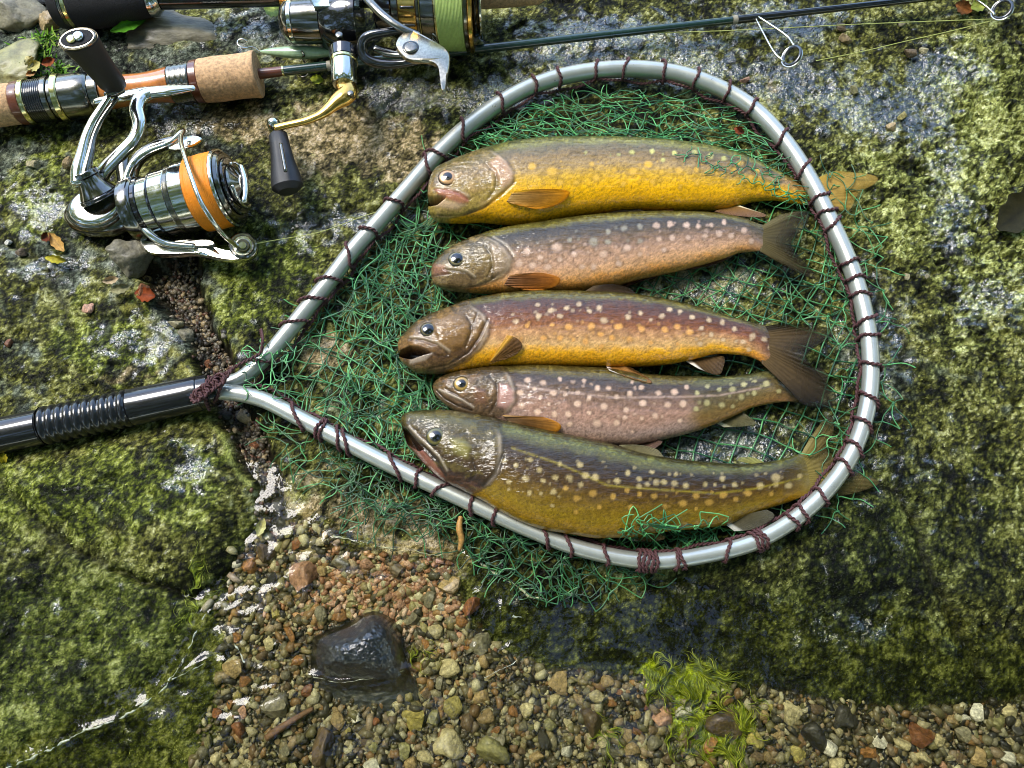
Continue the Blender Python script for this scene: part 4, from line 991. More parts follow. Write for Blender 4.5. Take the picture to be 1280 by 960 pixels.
# knot bundle at the throat
kp = []
for k in range(130):
    t = k / 129; a = k * .55
    c = np.array([243, 497]) * (1 - t) + np.array([276, 473]) * t
    kp.append(P(c[0] + 5.5 * math.cos(a), c[1] + 6.5 * math.sin(a), .0225 + .0022 * math.sin(a * 1.3)))
cord("throat_knot", kp, .0012, net)
kp = [P(x, y, z) for x, y, z in catmull([(272, 472, .021), (290, 462, .022), (298, 456, .024), (316, 447, .022), (326, 440, .020), (328, 425, .022), (326, 412, .012)], 40)]
cord("lacing_cord", kp, .0011, net)
kp = [P(x, y, z) for x, y, z in catmull([(291, 460, .023), (283, 472, .0235), (275, 486, .0225), (270, 500, .015), (262, 505, .006)], 40)]
cord("lacing_cord", kp, .0011, net)
kp = [P(x, y, z) for x, y, z in catmull([(262, 470, .022), (256, 484, .024), (257, 500, .020), (262, 512, .010)], 40)]
cord("lacing_cord", kp, .0012, net)

# handle
HA = P(268, 487.5, .011); HB = P(-140, 574, .011)
hdir = (HB - HA) / np.linalg.norm(HB - HA); ppm = float(S(130, 516, .011))
def hl(name, t0, t1, r0, r1, m=mblk, ring=None, **kw):
    pr = []
    a, b = t0 * ppm, t1 * ppm
    be = .0008
    pr += [(a, max(r0 * ppm - be, .001)), (a + be, r0 * ppm)]
    if ring:
        n, dep = ring
        for k in range(n):
            c0 = a + (b - a) * (k + .08) / n; c1 = a + (b - a) * (k + .92) / n
            rr = (r0 + (r1 - r0) * (k + .5) / n) * ppm
            for f in np.linspace(0, 1, 7):
                pr.append((c0 + (c1 - c0) * f, rr - dep * (1 - math.sin(math.pi * f) ** .6)))
    else:
        for f in np.linspace(.02, .98, 6): pr.append((a + (b - a) * f, (r0 + (r1 - r0) * f) * ppm))
    pr += [(b - be, r1 * ppm), (b, max(r1 * ppm - be, .001))]
    return lathe(name, HA, HB, pr, m, net, sides=64, **kw)
hl("handle_ferrule", 4, 16, 21, 22)
hl("handle_neck", 16, 104, 22.5, 23.5)
hl("handle_grip", 104, 212, 24, 24.8, ring=(10, .0013))
hl("handle_tube", 212, 415, 22.5, 23)
hl("handle_socket", -6, 6, 16, 18)

# ---- netting
TW = []; TC = []
def strands(pts, r, colr):
    """pts (S,K,3)"""
    p = np.asarray(pts); t = np.gradient(p, axis=1); t /= np.linalg.norm(t, axis=2)[..., None] + 1e-12
    s = np.cross(t, np.array([0, 0, 1.0])); s /= np.linalg.norm(s, axis=2)[..., None] + 1e-9
    u = np.cross(s, t); sides = 5
    a = np.linspace(0, 2 * math.pi, sides, endpoint=False)
    v = p[:, :, None] + r * (np.cos(a)[None, None, :, None] * s[:, :, None] + np.sin(a)[None, None, :, None] * u[:, :, None])
    TW.append(v); TC.append(np.broadcast_to(colr[:, None, None], v.shape))

def zon(poly, x, y): return sdf(x, y, poly) < 0

def net_layer(poly, org, a, b, ni, nj, warp, wscale, seed, z0, zr, keep=1.0, curve=.18, r=.00035, bright=1.0, on=True, K=7, z_node=True):
    rg = np.random.default_rng(seed)
    I, J = np.meshgrid(np.arange(ni), np.arange(nj), indexing='ij')
    x = org[0] + I * a[0] + J * b[0] + (J % 2) * 0; y = org[1] + I * a[1] + J * b[1]
    x = x + warp * fbm(x / wscale, y / wscale, 2, seed) * 1.6 + rg.normal(0, warp * .12, x.shape); y = y + warp * fbm(x / wscale + 7, y / wscale, 2, seed + 5) * 1.6 + rg.normal(0, warp * .12, x.shape)
    zz = z0 + zr * np.clip(.5 + .8 * fbm(I / 3.1, J / 3.1, 2, seed + 9) + rg.normal(0, .15, x.shape), 0, 1.2)
    ins = zon(poly, x, y)
    segs = []
    for di, dj in ((1, 0), (0, 1)):
        i0 = I[:ni - di, :nj - dj]; j0 = J[:ni - di, :nj - dj]
        ok = (ins[i0, j0] | ins[i0 + di, j0 + dj]) & (rg.random(i0.shape) < keep)
        i0 = i0[ok]; j0 = j0[ok]
        A = np.stack([x[i0, j0], y[i0, j0], zz[i0, j0]], -1); B = np.stack([x[i0 + di, j0 + dj], y[i0 + di, j0 + dj], zz[i0 + di, j0 + dj]], -1)
        segs.append((A, B))
    A = np.vstack([s_[0] for s_ in segs]); B = np.vstack([s_[1] for s_ in segs])
    n = len(A)
    if n == 0: return
    t = np.linspace(0, 1, K)[None, :, None]
    d = B - A; L = np.linalg.norm(d[:, :2], axis=1)[:, None]; perp = np.stack([-d[:, 1], d[:, 0]], -1) / (L + 1e-6)
    q = A[:, None] * (1 - t) + B[:, None] * t
    slack = 22 * curve
    amp = rg.normal(0, 1, (n, 1)) * (slack * .2 + L * curve * .6); amp2 = rg.normal(0, 1, (n, 1)) * slack * .25
    tt = t[..., 0]
    off = amp * np.sin(math.pi * tt) + amp2 * np.sin(2 * math.pi * tt)
    q[..., 0] += off * perp[:, None, 0]; q[..., 1] += off * perp[:, None, 1]
    base = hr(q[..., 0], q[..., 1]) if on else gz(q[..., 0], q[..., 1])
    for _ in range(2): base[:, 1:-1] = (base[:, :-2] + 2 * base[:, 1:-1] + base[:, 2:]) / 4
    z = np.maximum(base + .0006, WZ - .004) + q[..., 2] + (rg.normal(0, .0008, (n, 1)) * zr * 200) * np.sin(math.pi * tt) * .3
    w = P(q[..., 0], q[..., 1], z)
    g = rg.uniform(.35, 1.35, (n, 1)) * bright
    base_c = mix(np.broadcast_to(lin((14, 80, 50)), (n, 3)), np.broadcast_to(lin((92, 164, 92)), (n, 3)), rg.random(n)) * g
    strands(w, r, base_c)
    # knots
    kn = np.stack([x[ins], y[ins]], -1)
    kz = (hr(kn[:, 0], kn[:, 1]) if on else gz(kn[:, 0], kn[:, 1])) + .0006 + zz[ins]
    kw = P(kn[:, 0], kn[:, 1], np.maximum(kz, WZ - .004))
    k1 = kw[:, None] + np.linspace(-1, 1, 3)[None, :, None] * np.array([.0006, .0004, 0.0])
    strands(k1, r * 1.6, np.broadcast_to(base_c[:1], (len(kw), 3)) * .9)

INS = [(300, 482), (345, 448), (395, 385), (450, 318), (500, 260), (550, 203), (600, 160), (660, 122), (740, 100), (820, 100), (895, 122), (950, 160), (990, 215), (1030, 300), (1060, 380), (1072, 440), (1070, 510), (1050, 560),
       (1010, 612), (960, 655), (880, 680), (790, 686), (700, 665), (600, 622), (500, 574), (400, 525), (330, 492)]
LEFTZ = [(310, 484), (350, 448), (400, 385), (455, 318), (500, 262), (545, 212), (560, 200), (585, 205), (560, 260), (560, 360), (530, 400), (520, 470), (560, 520), (520, 590), (440, 548), (370, 512)]
LEFTD = [(420, 380), (470, 320), (505, 268), (540, 222), (560, 210), (560, 260), (548, 280), (560, 350), (530, 400), (515, 420), (515, 470), (560, 500), (530, 530), (520, 585), (470, 562), (400, 525), (430, 470), (455, 440)]
TOPZ = [(555, 205), (610, 162), (665, 140), (720, 122), (790, 114), (860, 120), (905, 138), (950, 175), (985, 215), (1012, 262), (1000, 258), (960, 225), (900, 200), (830, 188), (740, 184), (650, 186), (590, 204)]
RIGHTZ = [(985, 262), (1010, 262), (1035, 300), (1062, 370), (1074, 430), (1072, 510), (1050, 560), (1020, 600), (1002, 560), (1040, 500), (1048, 440), (1046, 410), (985, 402), (975, 370), (1010, 350), (1020, 300)]
OUTR = [(1020, 212), (1075, 228), (1098, 290), (1104, 340), (1118, 420), (1124, 480), (1112, 560), (1095, 605), (1040, 650), (985, 668), (1030, 628), (1070, 580), (1092, 520), (1098, 440), (1088, 370), (1060, 300)]
LOW = [(322, 505), (350, 525), (400, 552), (470, 585), (540, 620), (600, 648), (660, 678), (730, 702), (800, 716), (830, 722), (780, 740), (700, 748), (640, 735), (590, 700), (520, 672), (470, 668), (420, 628), (370, 600), (340, 560)]
LOWD = [(400, 558), (470, 590), (540, 622), (600, 650), (660, 680), (730, 702), (790, 712), (820, 716), (770, 738), (700, 748), (640, 732), (585, 690), (520, 655), (470, 640), (420, 606)]
BELZ = [(772, 668), (800, 655), (840, 648), (880, 655), (908, 665), (905, 682), (870, 690), (820, 692), (775, 688)]
# regular meshes lying flat beneath the fish
net_layer(INS, (250, 60), (20, 5.5), (-7.5, 19), 50, 42, 5, 90, 11, .0012, .0008, curve=.02, on=False, r=.00050, bright=1.0)
net_layer([(800, 330), (1000, 310), (1000, 400), (800, 395)], (700, 300), (17, -12), (15, 15), 26, 14, 4, 60, 12, .0022, .0012, curve=.05, on=False, bright=1.0)
# crumpled folds
for sd3, org, a_, b_, wp, kp_ in [(21, (240, 180), (22, 5), (-6, 21), 20, .92), (22, (240, 170), (18, -13), (12, 20), 24, .85)]:
    net_layer(LEFTZ, org, a_, b_, 36, 36, wp, 55, sd3, .0008, .010, keep=kp_, curve=.13, bright=1.2, on=False)
for sd3, org, a_, b_, wp, kp_ in [(24, (380, 180), (14, 4), (-5, 22), 20, .95), (25, (390, 170), (17, -9), (7, 17), 22, .92), (26, (380, 190), (12, 16), (-15, 21), 24, .95)]:
    net_layer(LEFTD, org, a_, b_, 40, 40, wp, 40, sd3, .0006, .012, keep=kp_, curve=.15, bright=1.1, on=False)
for sd3, org, a_, b_, wp, kp_ in [(31, (530, 90), (26, 1.6), (-6, 9), 11, .95), (32, (540, 100), (30, -3), (5, 8), 12, .92), (33, (530, 90), (22, 6), (-10, 9), 12, .9), (34, (530, 90), (27, 5), (9, 9), 12, .8)]:
    net_layer(TOPZ, org, a_, b_, 34, 30, wp, 42, sd3, .0008, .013, keep=kp_, curve=.10, bright=1.25, on=False)
for sd3, org, a_, b_, wp, kp_ in [(41, (950, 230), (18, 4), (-4, 19), 14, .95), (42, (950, 220), (15, -11), (11, 15), 15, .8)]:
    net_layer(RIGHTZ, org, a_, b_, 24, 30, wp, 36, sd3, .0008, .010, keep=kp_, curve=.17, bright=1.0, on=False)
for sd3, org, a_, b_, wp, kp_ in [(45, (985, 190), (21, 6), (-6, 22), 14, .95), (46, (985, 190), (19, -10), (12, 19), 15, .6)]:
    net_layer(OUTR, org, a_, b_, 22, 30, wp, 40, sd3, .001, .007, keep=kp_, curve=.14, bright=1.1, on=False)
for sd3, org, a_, b_, wp, kp_ in [(51, (300, 480), (24, 9), (-9, 20), 16, .9), (52, (300, 470), (19, -8), (9, 19), 18, .8)]:
    net_layer(LOW, org, a_, b_, 40, 30, wp, 45, sd3, .0008, .006, keep=kp_, curve=.13, bright=.8, on=False)
for sd3, org, a_, b_, wp, kp_ in [(53, (380, 520), (14, 8), (-10, 15), 17, .95), (54, (380, 520), (17, 2), (3, 14), 18, .9), (55, (380, 530), (11, 13), (-14, 13), 18, .8)]:
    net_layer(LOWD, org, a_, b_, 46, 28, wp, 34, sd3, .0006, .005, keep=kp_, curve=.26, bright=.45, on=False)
for sd3, org, a_, b_, wp, kp_ in [(61, (760, 640), (16, 3), (-3, 12), 10, .95), (62, (765, 642), (14, -5), (5, 14), 11, .95)]:
    net_layer(BELZ, org, a_, b_, 14, 8, wp, 18, sd3, .0006, .004, keep=kp_, curve=.9, bright=1.2)
# meshes drawn over the tail of the top fish and round the throat of the hoop
net_layer([(845, 188), (905, 190), (960, 212), (1008, 245), (1000, 262), (960, 236), (900, 212), (850, 200)], (840, 180), (12, 3), (-4, 8), 18, 14, 7, 24, 71, .0006, .003, keep=.8, curve=.25, bright=1.2)
net_layer([(292, 468), (318, 430), (352, 420), (372, 440), (350, 478), (310, 492)], (280, 410), (13, 2), (-3, 14), 9, 8, 9, 18, 72, .012, .008, keep=.9, curve=.7, bright=1.2)
_V = []; _C = []; _Q = []; off = 0
for v, c in zip(TW, TC):
    s_, k_, d_ = v.shape[:3]
    g = grid_quads(k_, d_, False, True)
    _Q.append((g[None] + (np.arange(s_) * k_ * d_)[:, None, None]).reshape(-1, 4) + off)
    _V.append(v.reshape(-1, 3)); _C.append(c.reshape(-1, 3)); off += s_ * k_ * d_
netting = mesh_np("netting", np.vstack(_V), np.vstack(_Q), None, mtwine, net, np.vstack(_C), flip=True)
netting['kind'] = 'stuff'
print("netting quads", sum(len(q) for q in _Q))

# ================================================================== RODS AND REELS
mcork = mat("cork", (.56, .34, .17), .75, nscale=420, namp=.45, bscale=600, bdist=.0004)
mchrome = mat("polished_silver", (.70, .69, .63), .12, metal=1, nscale=260, namp=.05, bscale=900, bdist=.00002)
mdchrome = mat("smoked_chrome", (.22, .205, .18), .14, metal=1, nscale=300, namp=.15, bscale=700, bdist=.00002)
mgun = mat("gunmetal_ring", (.22, .21, .18), .2, metal=1, nscale=600, namp=.2)
mgold = mat("gold_anodised", (.83, .50, .13), .17, metal=1, nscale=500, namp=.12)
mpgold = mat("pale_gold_trim", (.78, .70, .34), .18, metal=1)
mwood = mat("varnished_orange_wood", (.50, .17, .035), .3, nscale=90, namp=.6, coat=1, coatr=.04)
mbrown = mat("brown_winding", (.13, .035, .015), .3, nscale=900, namp=.25, coat=.7, coatr=.05)
mrubber = mat("matt_black_knob", (.012, .011, .011), .5, nscale=900, namp=.35, bscale=1400, bdist=.0001)
mfoam = mat("black_foam_grip", (.016, .016, .018), .85, nscale=1400, namp=.5, bscale=1800, bdist=.0004)
mgloss = mat("gloss_black", (.01, .01, .011), .12, coat=1, coatr=.03, nscale=500, namp=.3)
morange = mat("orange_braid", (.86, .26, .006), .55, nscale=500, namp=.12)
mlime = mat("lime_braid", (.40, .52, .15), .55, nscale=500, namp=.15)
mblank = mat("dark_green_rod_blank", (.012, .035, .026), .2, coat=1, coatr=.04, nscale=400, namp=.3)
mthread = mat("whipping_thread", (.30, .27, .2), .5, nscale=1500, namp=.4)
mwhite = mat("printed_mark_white", (.7, .7, .72), .5)

def spanner(A, B, root, default_sides=56):
    """returns f(name, t0, t1, r0, r1, mat) building lathe bands along AB measured in photo pixels from A"""
    A = np.asarray(A, float); B = np.asarray(B, float)
    pA = proj(*A); 
    L = np.linalg.norm(B - A)
    q = proj(*B); Lp = math.hypot(q[0] - pA[0], q[1] - pA[1])
    k = L / Lp
    rk = float(S((pA[0] + q[0]) / 2, (pA[1] + q[1]) / 2, (A[2] + B[2]) / 2))
    def f(name, t0, t1, r0, r1=None, m=mchrome, prof=None, be=.0005, ribs=None, parent=None, ey=1.0, sides=default_sides, rot=0.0, dents=None):
        r1 = r0 if r1 is None else r1
        a, b = t0 * k, t1 * k
        if prof: pr = [(a + (b - a) * u, r * rk) for u, r in prof]
        else: pr = [(a + (b - a) * u, (r0 + (r1 - r0) * u) * rk) for u in np.linspace(0, 1, 6)]
        if ribs:
            n, dep = ribs; pr = []
            for c in range(n):
                for u in np.linspace(0, 1, 6):
                    tt = (c + .04 + .92 * u) / n
                    pr.append((a + (b - a) * tt, (r0 + (r1 - r0) * tt) * rk - dep * (1 - math.sin(math.pi * u) ** .5)))
        s_ = 1 if b > a else -1
        pr = [(pr[0][0], max(pr[0][1] - be, 1e-5))] + [(pr[0][0] + s_ * be * .9, pr[0][1])] + pr[1:-1] + [(pr[-1][0] - s_ * be * .9, pr[-1][1]), (pr[-1][0], max(pr[-1][1] - be, 1e-5))]
        return lathe(name, A, B, pr, m, parent or root, sides=sides, ey=ey, rot=rot, dents=dents)
    return f

# ---- rod with the cork grip, crossing to the top right
rodA = thing("fishing_rod", "fishing rod with cork grips, orange wood reel seat and dark green blank", "fishing rod", group="fishing rods lying on the rock")
A0 = P(-70, 140.5, .0165); A1 = P(326, 92.5, .0165)
f = spanner(A0, A1, rodA)
f("cork_grip", -160, 92, 26, 25.5, mcork, prof=[(0, 24), (.4, 26), (.8, 25.5), (1, 24.5)])
f("winding_check", 92, 104, 25.6, 26.4, mbrown)
f("gold_ring", 104, 110.5, 27.6, 27.2, mpgold)
f("locking_nut", 110.5, 132, 25.6, 26.4, mgloss, ribs=(8, .0006))
f("seat_ring", 132, 139, 27, 27, mgun); f("seat_ring", 139.4, 144.6, 25.4, 25.4, mgun)
f("gold_ring", 145, 153, 29.2, 28.4, mpgold)
f("reel_seat_hood", 153, 188, 27.2, 26.0, mgun, prof=[(0, 27), (.5, 27.4), (.9, 26.6), (1, 25)])
f("reel_seat_hood", 188.5, 200, 24.6, 24, mgun)
f("reel_seat", 200, 286, 21, 20, mwood, prof=[(0, 20.5), (.25, 19), (.55, 18), (.8, 19.4), (1, 22)])
f("winding_check", 285.8, 314, 24.2, 25.2, mgun, ribs=(4, .0002))
f("winding_check", 314.2, 324, 25.6, 26, mbrown)
f("foregrip", 324, 396, 26, 28, mcork, prof=[(0, 26.2), (.3, 27.2), (.6, 26.6), (.85, 27.0), (.96, 28.4), (1, 28.0)])
B0 = P(318, 93, .0150); B1 = P(1420, -32, .0112)
g = spanner(B0, B1, rodA)
def seg(name, x0, x1, r0, r1, m):
    Lp = math.hypot(1102, 125)
    t = lambda x: (x - 318) / 1102 * Lp
    return g(name, t(x0), t(x1), r0, r1, m, be=.0002, sides=24)
seg("winding", 322, 352, 6.4, 5.8, mbrown)
seg("blank", 352, 900, 5.9, 4.6, mblank)
seg("winding", 351, 353.5, 6.5, 6.5, mpgold)
seg("winding", 404, 424, 6.0, 6.0, mthread)
seg("winding", 900, 906, 5.3, 5.3, mthread)
seg("winding", 906, 966, 5.2, 5.0, mgloss)
seg("blank", 966, 1250, 4.4, 4.0, mgloss)
def guide(px, py, leg, size):
    gd = pxtube("guide_leg", [(leg[0], leg[1], .0165), (px - size * .55, py - size * 1.9, .020), (px + size * .2, py - size * .9, .022)], 1.3, mchrome, rodA, n=14, sides=8)
    pxtube("guide_leg", [(leg[0] - 3, leg[1] + 3, .0160), (px - size * 1.7, py - size * .4, .019), (px - size * .7, py + size * .5, .0205)], 1.2, mchrome, rodA, n=14, sides=8)
    c = P(px, py, .022); R = float(S(px, py, .022)) * size
    a = np.linspace(0, 2 * math.pi, 40, endpoint=False)
    ring = c + np.stack([R * .62 * np.cos(a) + R * .1 * np.sin(a), R * .95 * np.sin(a), R * .5 * np.cos(a)], -1)
    tube("guide_ring", ring, R * .17, mgloss, rodA, sides=10, closed=True)
    ring2 = c + np.stack([R * .78 * np.cos(a) + R * .1 * np.sin(a), R * 1.12 * np.sin(a), R * .5 * np.cos(a) - .0004], -1)
    tube("guide_frame", ring2, R * .09, mchrome, rodA, sides=8, closed=True)
guide(990, 70, (948, 21), 13.5)
guide(1253, 12, (1216, -8), 13)

# ---- rod with the black foam grip along the top edge
rodB = thing("fishing_rod", "fishing rod with thick black foam grip lying along the top edge above the other rod", "fishing rod", group="fishing rods lying on the rock")
C0 = P(60, 2, .020); C1 = P(640, -10, .024)
h = spanner(C0, C1, rodB)
h("butt_cap", 12, 26, 31, 32.5, mfoam)
h("butt_ring", 26, 30, 33, 33, mgun, ribs=(2, .0003)); h("butt_ring", 30.2, 36, 33.4, 33.2, mpgold)
h("foam_grip", 36.3, 128, 33.5, 22, mfoam, prof=[(0, 33.4), (.3, 32), (.65, 26.5), (1, 20.5)])
h("metal_ring", 128.3, 142, 20.5, 14.5, mchrome, prof=[(0, 20.6), (.5, 19.6), (1, 14)])
h("blank", 142.3, 291, 12.4, 11.4, mgloss)
h("gold_ring", 291.2, 304, 13, 13, mgold)
h("reel_seat", 304, 535, 14, 16, mgloss)
h("foregrip", 535, 622, 19, 17, mcork, prof=[(0, 19), (.4, 18), (.9, 15), (1, 10)])
h("blank", 622, 1300, 6, 4, mgloss)

# ---- silver reel with orange line
rA = thing("fishing_reel", "polished silver spinning reel loaded with orange line, black knob pointing up", "fishing reel", group="spinning reels on the rods")
pxtube("reel_foot", [(118, 127, .0300), (150, 121, .0335), (176, 117, .0345), (205, 114, .0345), (243, 110, .0320)], [4, 7, 9, 8, 4], mchrome, rA, n=40, flat=.55, sides=24)
pxtube("reel_stem", [(196, 114, .034), (178, 121, .0350), (171, 136, .0350), (174, 155, .0340), (167, 175, .0325), (150, 193, .0300), (131, 213, .0265), (120, 232, .022)], [7, 9.5, 9.5, 8.6, 9.2, 9.6, 10.5, 12], mchrome, rA, n=80, flat=.7, sides=28)
pxtube("stem_web", [(158, 183, .028), (153, 205, .027), (156, 228, .025)], [5, 8, 9], mdchrome, rA, n=24, flat=.6, sides=16)
# gear housing: flattened rounded body
def dome(name, cx, cy, rx, ry, z0, hgt, m, root, rot=0, nr=26, na=64, pw=2.6, under=.004):
    a = np.linspace(0, 2 * math.pi, na, endpoint=False); k = float(S(cx, cy, z0))
    vs = []; c = P(cx, cy, z0)
    for i in range(nr):
        t = i / (nr - 1) * math.pi / 2
        rr = max(math.sin(t), 1e-3) ** (2 / pw); zz = max(math.cos(t), 0) ** (2 / pw) * hgt
        x = rx * k * rr * np.cos(a); y = ry * k * rr * np.sin(a)
        vs.append(np.stack([c[0] + x * math.cos(rot) - y * math.sin(rot), c[1] + x * math.sin(rot) + y * math.cos(rot), z0 + zz + 0 * a], -1))
    x = rx * k * .9 * np.cos(a); y = ry * k * .9 * np.sin(a)
    vs.append(np.stack([c[0] + x * math.cos(rot) - y * math.sin(rot), c[1] + x * math.sin(rot) + y * math.cos(rot), z0 - under + 0 * a], -1))
    v = np.array(vs)
    return mesh_np(name, v.reshape(-1, 3), grid_quads(nr + 1, na, False, True), None, m, root, flip=False)
dome("gear_housing", 128, 273, 45, 27, .0075, .0110, mdchrome, rA, rot=math.radians(-4), pw=3.0)
dome("side_plate", 121, 259, 33, 27, .0185, .0045, mchrome, rA, rot=math.radians(14), pw=4.0)
dome("side_plate_rim", 123, 262, 37, 30, .0150, .0050, mdchrome, rA, rot=math.radians(10), pw=5.0)
hub = spanner(P(104, 214, .0370), P(126, 247, .0235), rA)
hub("handle_hub", 0, 8, 15.5, 16.5, mdchrome); hub("handle_hub", 8.2, 34, 15, 23, mdchrome, prof=[(0, 15), (.3, 16), (.7, 20), (1, 23.5)])
hub("hub_ring", 34, 40, 25, 26, mgloss)
pxtube("crank_arm", [(96, 230, .0370), (97, 213, .0385), (102, 192, .0400), (107, 172, .0415), (115, 153, .0425), (125, 137, .0435), (136, 121, .0440)], [8.5, 9, 7.4, 6.2, 5.6, 5.0, 4.6], mchrome, rA, n=60, flat=.7, sides=20)
pxtube("crank_arm", [(104, 228, .0365), (108, 210, .0380), (113, 190, .0392), (117, 172, .0400), (124, 155, .0410), (134, 139, .0420), (147, 122, .0425)], [6.5, 6, 5, 4.2, 3.6, 3.2, 3.0], mdchrome, rA, n=60, flat=.8, sides=16)
pxtube("crank_joint", [(132, 119, .0435), (143, 116, .0440), (155, 112, .0425)], [4.5, 5.5, 3.5], mdchrome, rA, n=16, flat=.9)
kA = P(145, 110, .0440); kB = P(98, 50, .0960)
kn = spanner(kA, kB, rA)
kl = 76
kn("handle_knob", 0, kl, 17, 24, mrubber, prof=[(0, 10), (.03, 14.5), (.12, 17), (.35, 17.6), (.6, 19), (.85, 21.5), (1, 23.0)], ey=.62, rot=math.radians(8), be=.0004, sides=64)
kn("knob_rim", kl + .1, kl + 3, 23.2, 21.5, mgun, ey=.62, rot=math.radians(8), be=.0008, sides=64)
kn("knob_cavity", kl + 3.05, kl + 3.6, 18.5, 18.5, mfoam, ey=.56, rot=math.radians(8), be=.0001, sides=64)
c_ = kA + (kB - kA) / np.linalg.norm(kB - kA) * 0
axd = (kB - kA) / np.linalg.norm(kB - kA); kk = np.linalg.norm(kB - kA) / math.hypot(47, 60)
capc = kA + axd * (kl + 3.6) * kk
sx = np.cross(axd, (0, 0, 1.)); sx /= np.linalg.norm(sx)
lathe("knob_screw", capc - sx * .0012, capc - sx * .0012 + axd * .002, [(0, .0030), (.001, .0030), (.0014, .0022)], mchrome, rA, sides=24)
lathe("knob_screw", capc + sx * .0030, capc + sx * .0030 + axd * .002, [(0, .0026), (.0008, .0026), (.0012, .0014)], mpgold, rA, sides=20)

# rotor, spool and line share one axis
SA = P(160, 266, .0215); SB = P(300, 231, .0330)
sp_ = spanner(SA, SB, rA, 72)
sp_("rotor", 4, 24, 42, 40, mdchrome, prof=[(0, 34), (.2, 40), (.8, 41), (1, 39)])
sp_("rotor_ring", 24.2, 30, 38, 38, mgloss)
sp_("spool_skirt", 30.2, 44, 37, 37.5, mchrome); sp_("rotor_ring", 44.1, 47.5, 40, 40.5, mgloss)
sp_("spool_skirt", 47.6, 67, 40.5, 41.5, mchrome); sp_("spool_skirt", 67.2, 74, 42, 42.3, mgun); sp_("spool_skirt", 74.2, 92, 43.4, 44, mchrome)
sp_("wound_line", 92.2, 126.5, 46.0, 46.6, morange, prof=[(0, 45)] + [(u, 46.2 + .22 * math.sin(u * 105) * (.6 + .4 * math.sin(u * 17)) + .5 * math.sin(u * math.pi)) for u in np.linspace(.02, .98, 60)] + [(1, 45.5)], be=.0002)
sp_("spool_lip", 126.7, 131, 48.6, 48.2, mchrome, be=.0007); sp_("spool_lip", 131.1, 136, 45.5, 42, mdchrome, be=.0006)
sp_("drag_knob", 136, 139, 36, 35, mgloss); sp_("drag_knob", 139, 148, 24, 20, mdchrome, prof=[(0, 27), (.4, 24), (1, 12)])
ax2 = (SB - SA) / np.linalg.norm(SB - SA); k2 = np.linalg.norm(SB - SA) / math.hypot(140, 35)
fc = SA + ax2 * 147 * k2; s2_ = np.cross(ax2, (0, 0, 1.)); s2_ /= np.linalg.norm(s2_); u2_ = np.cross(s2_, ax2)
tube("drag_handle", np.array([fc + s2_ * v * .0135 + ax2 * (.0022 * math.cos(v * 1.5)) for v in np.linspace(-1, 1, 20)]), .0021, mchrome, rA, sides=14)
for sgn in (-1, 1):
    a = np.linspace(-1.0, 1.0, 18)
    tube("drag_spoke", np.array([fc + s2_ * .0145 * math.cos(x) * sgn + u2_ * .0145 * math.sin(x) - ax2 * .001 for x in a]), .0009, mchrome, rA, sides=8)
# rotor arm loop, bail wire and line roller
pxtube("rotor_arm", [(229, 164, .038), (213, 178, .0385), (186, 189, .0375), (167, 204, .035), (158, 226, .033), (159, 246, .0315), (170, 272, .029), (189, 294, .0265), (209, 304.5, .0235), (243, 308, .0215)], [3.5, 4, 4.6, 5, 5.2, 5.4, 5.2, 4.8, 4.4, 4], mchrome, rA, n=110, sides=16)
pxtube("rotor_arm", [(222, 176, .034), (200, 182, .034), (178, 194, .032), (166, 212, .030), (164, 240, .028), (174, 266, .025), (190, 284, .022)], [7, 8, 8, 8, 8, 7, 6], mdchrome, rA, n=60, sides=16)
pxtube("bail_wire", [(229, 163, .042), (226, 174, .048), (230, 192, .056), (238, 218, .061), (250, 250, .059), (265, 275, .052), (281, 295, .040), (297, 308, .0265)], 3.0, mchrome, rA, n=80, sides=14)
plate("bail_bracket", [(209, 183), (222, 173), (239, 169), (252, 172), (246, 178), (232, 184), (216, 187)], .038, .003, mchrome, rA, smooth_n=50)
plate("bail_arm", [(173, 299), (186, 302), (212, 304), (240, 303), (262, 303), (272, 309), (290, 314), (306, 311), (318, 303), (320, 312), (312, 321), (292, 325), (268, 322), (244, 317), (212, 317), (184, 315)], .0195, .006, mchrome, rA, bevel=.0016, smooth_n=90)
plate("bail_arm_cover", [(216, 302), (240, 299), (262, 300), (268, 305), (250, 308), (228, 307)], .0215, .003, mgun, rA, smooth_n=50)
for rr, mm, zz in ((17, mdchrome, .022), (13, mchrome, .0245), (9, mdchrome, .0262), (5, mchrome, .0275)):
    c = P(302, 305, zz); k = float(S(302, 305, zz))
    lathe("line_roller", c - np.array([0, 0, .004]), c + np.array([0.0006, -.0006, .0]), [(0, rr * k), (.003, rr * k), (.0038, rr * k * .9)], mm, rA, sides=36)

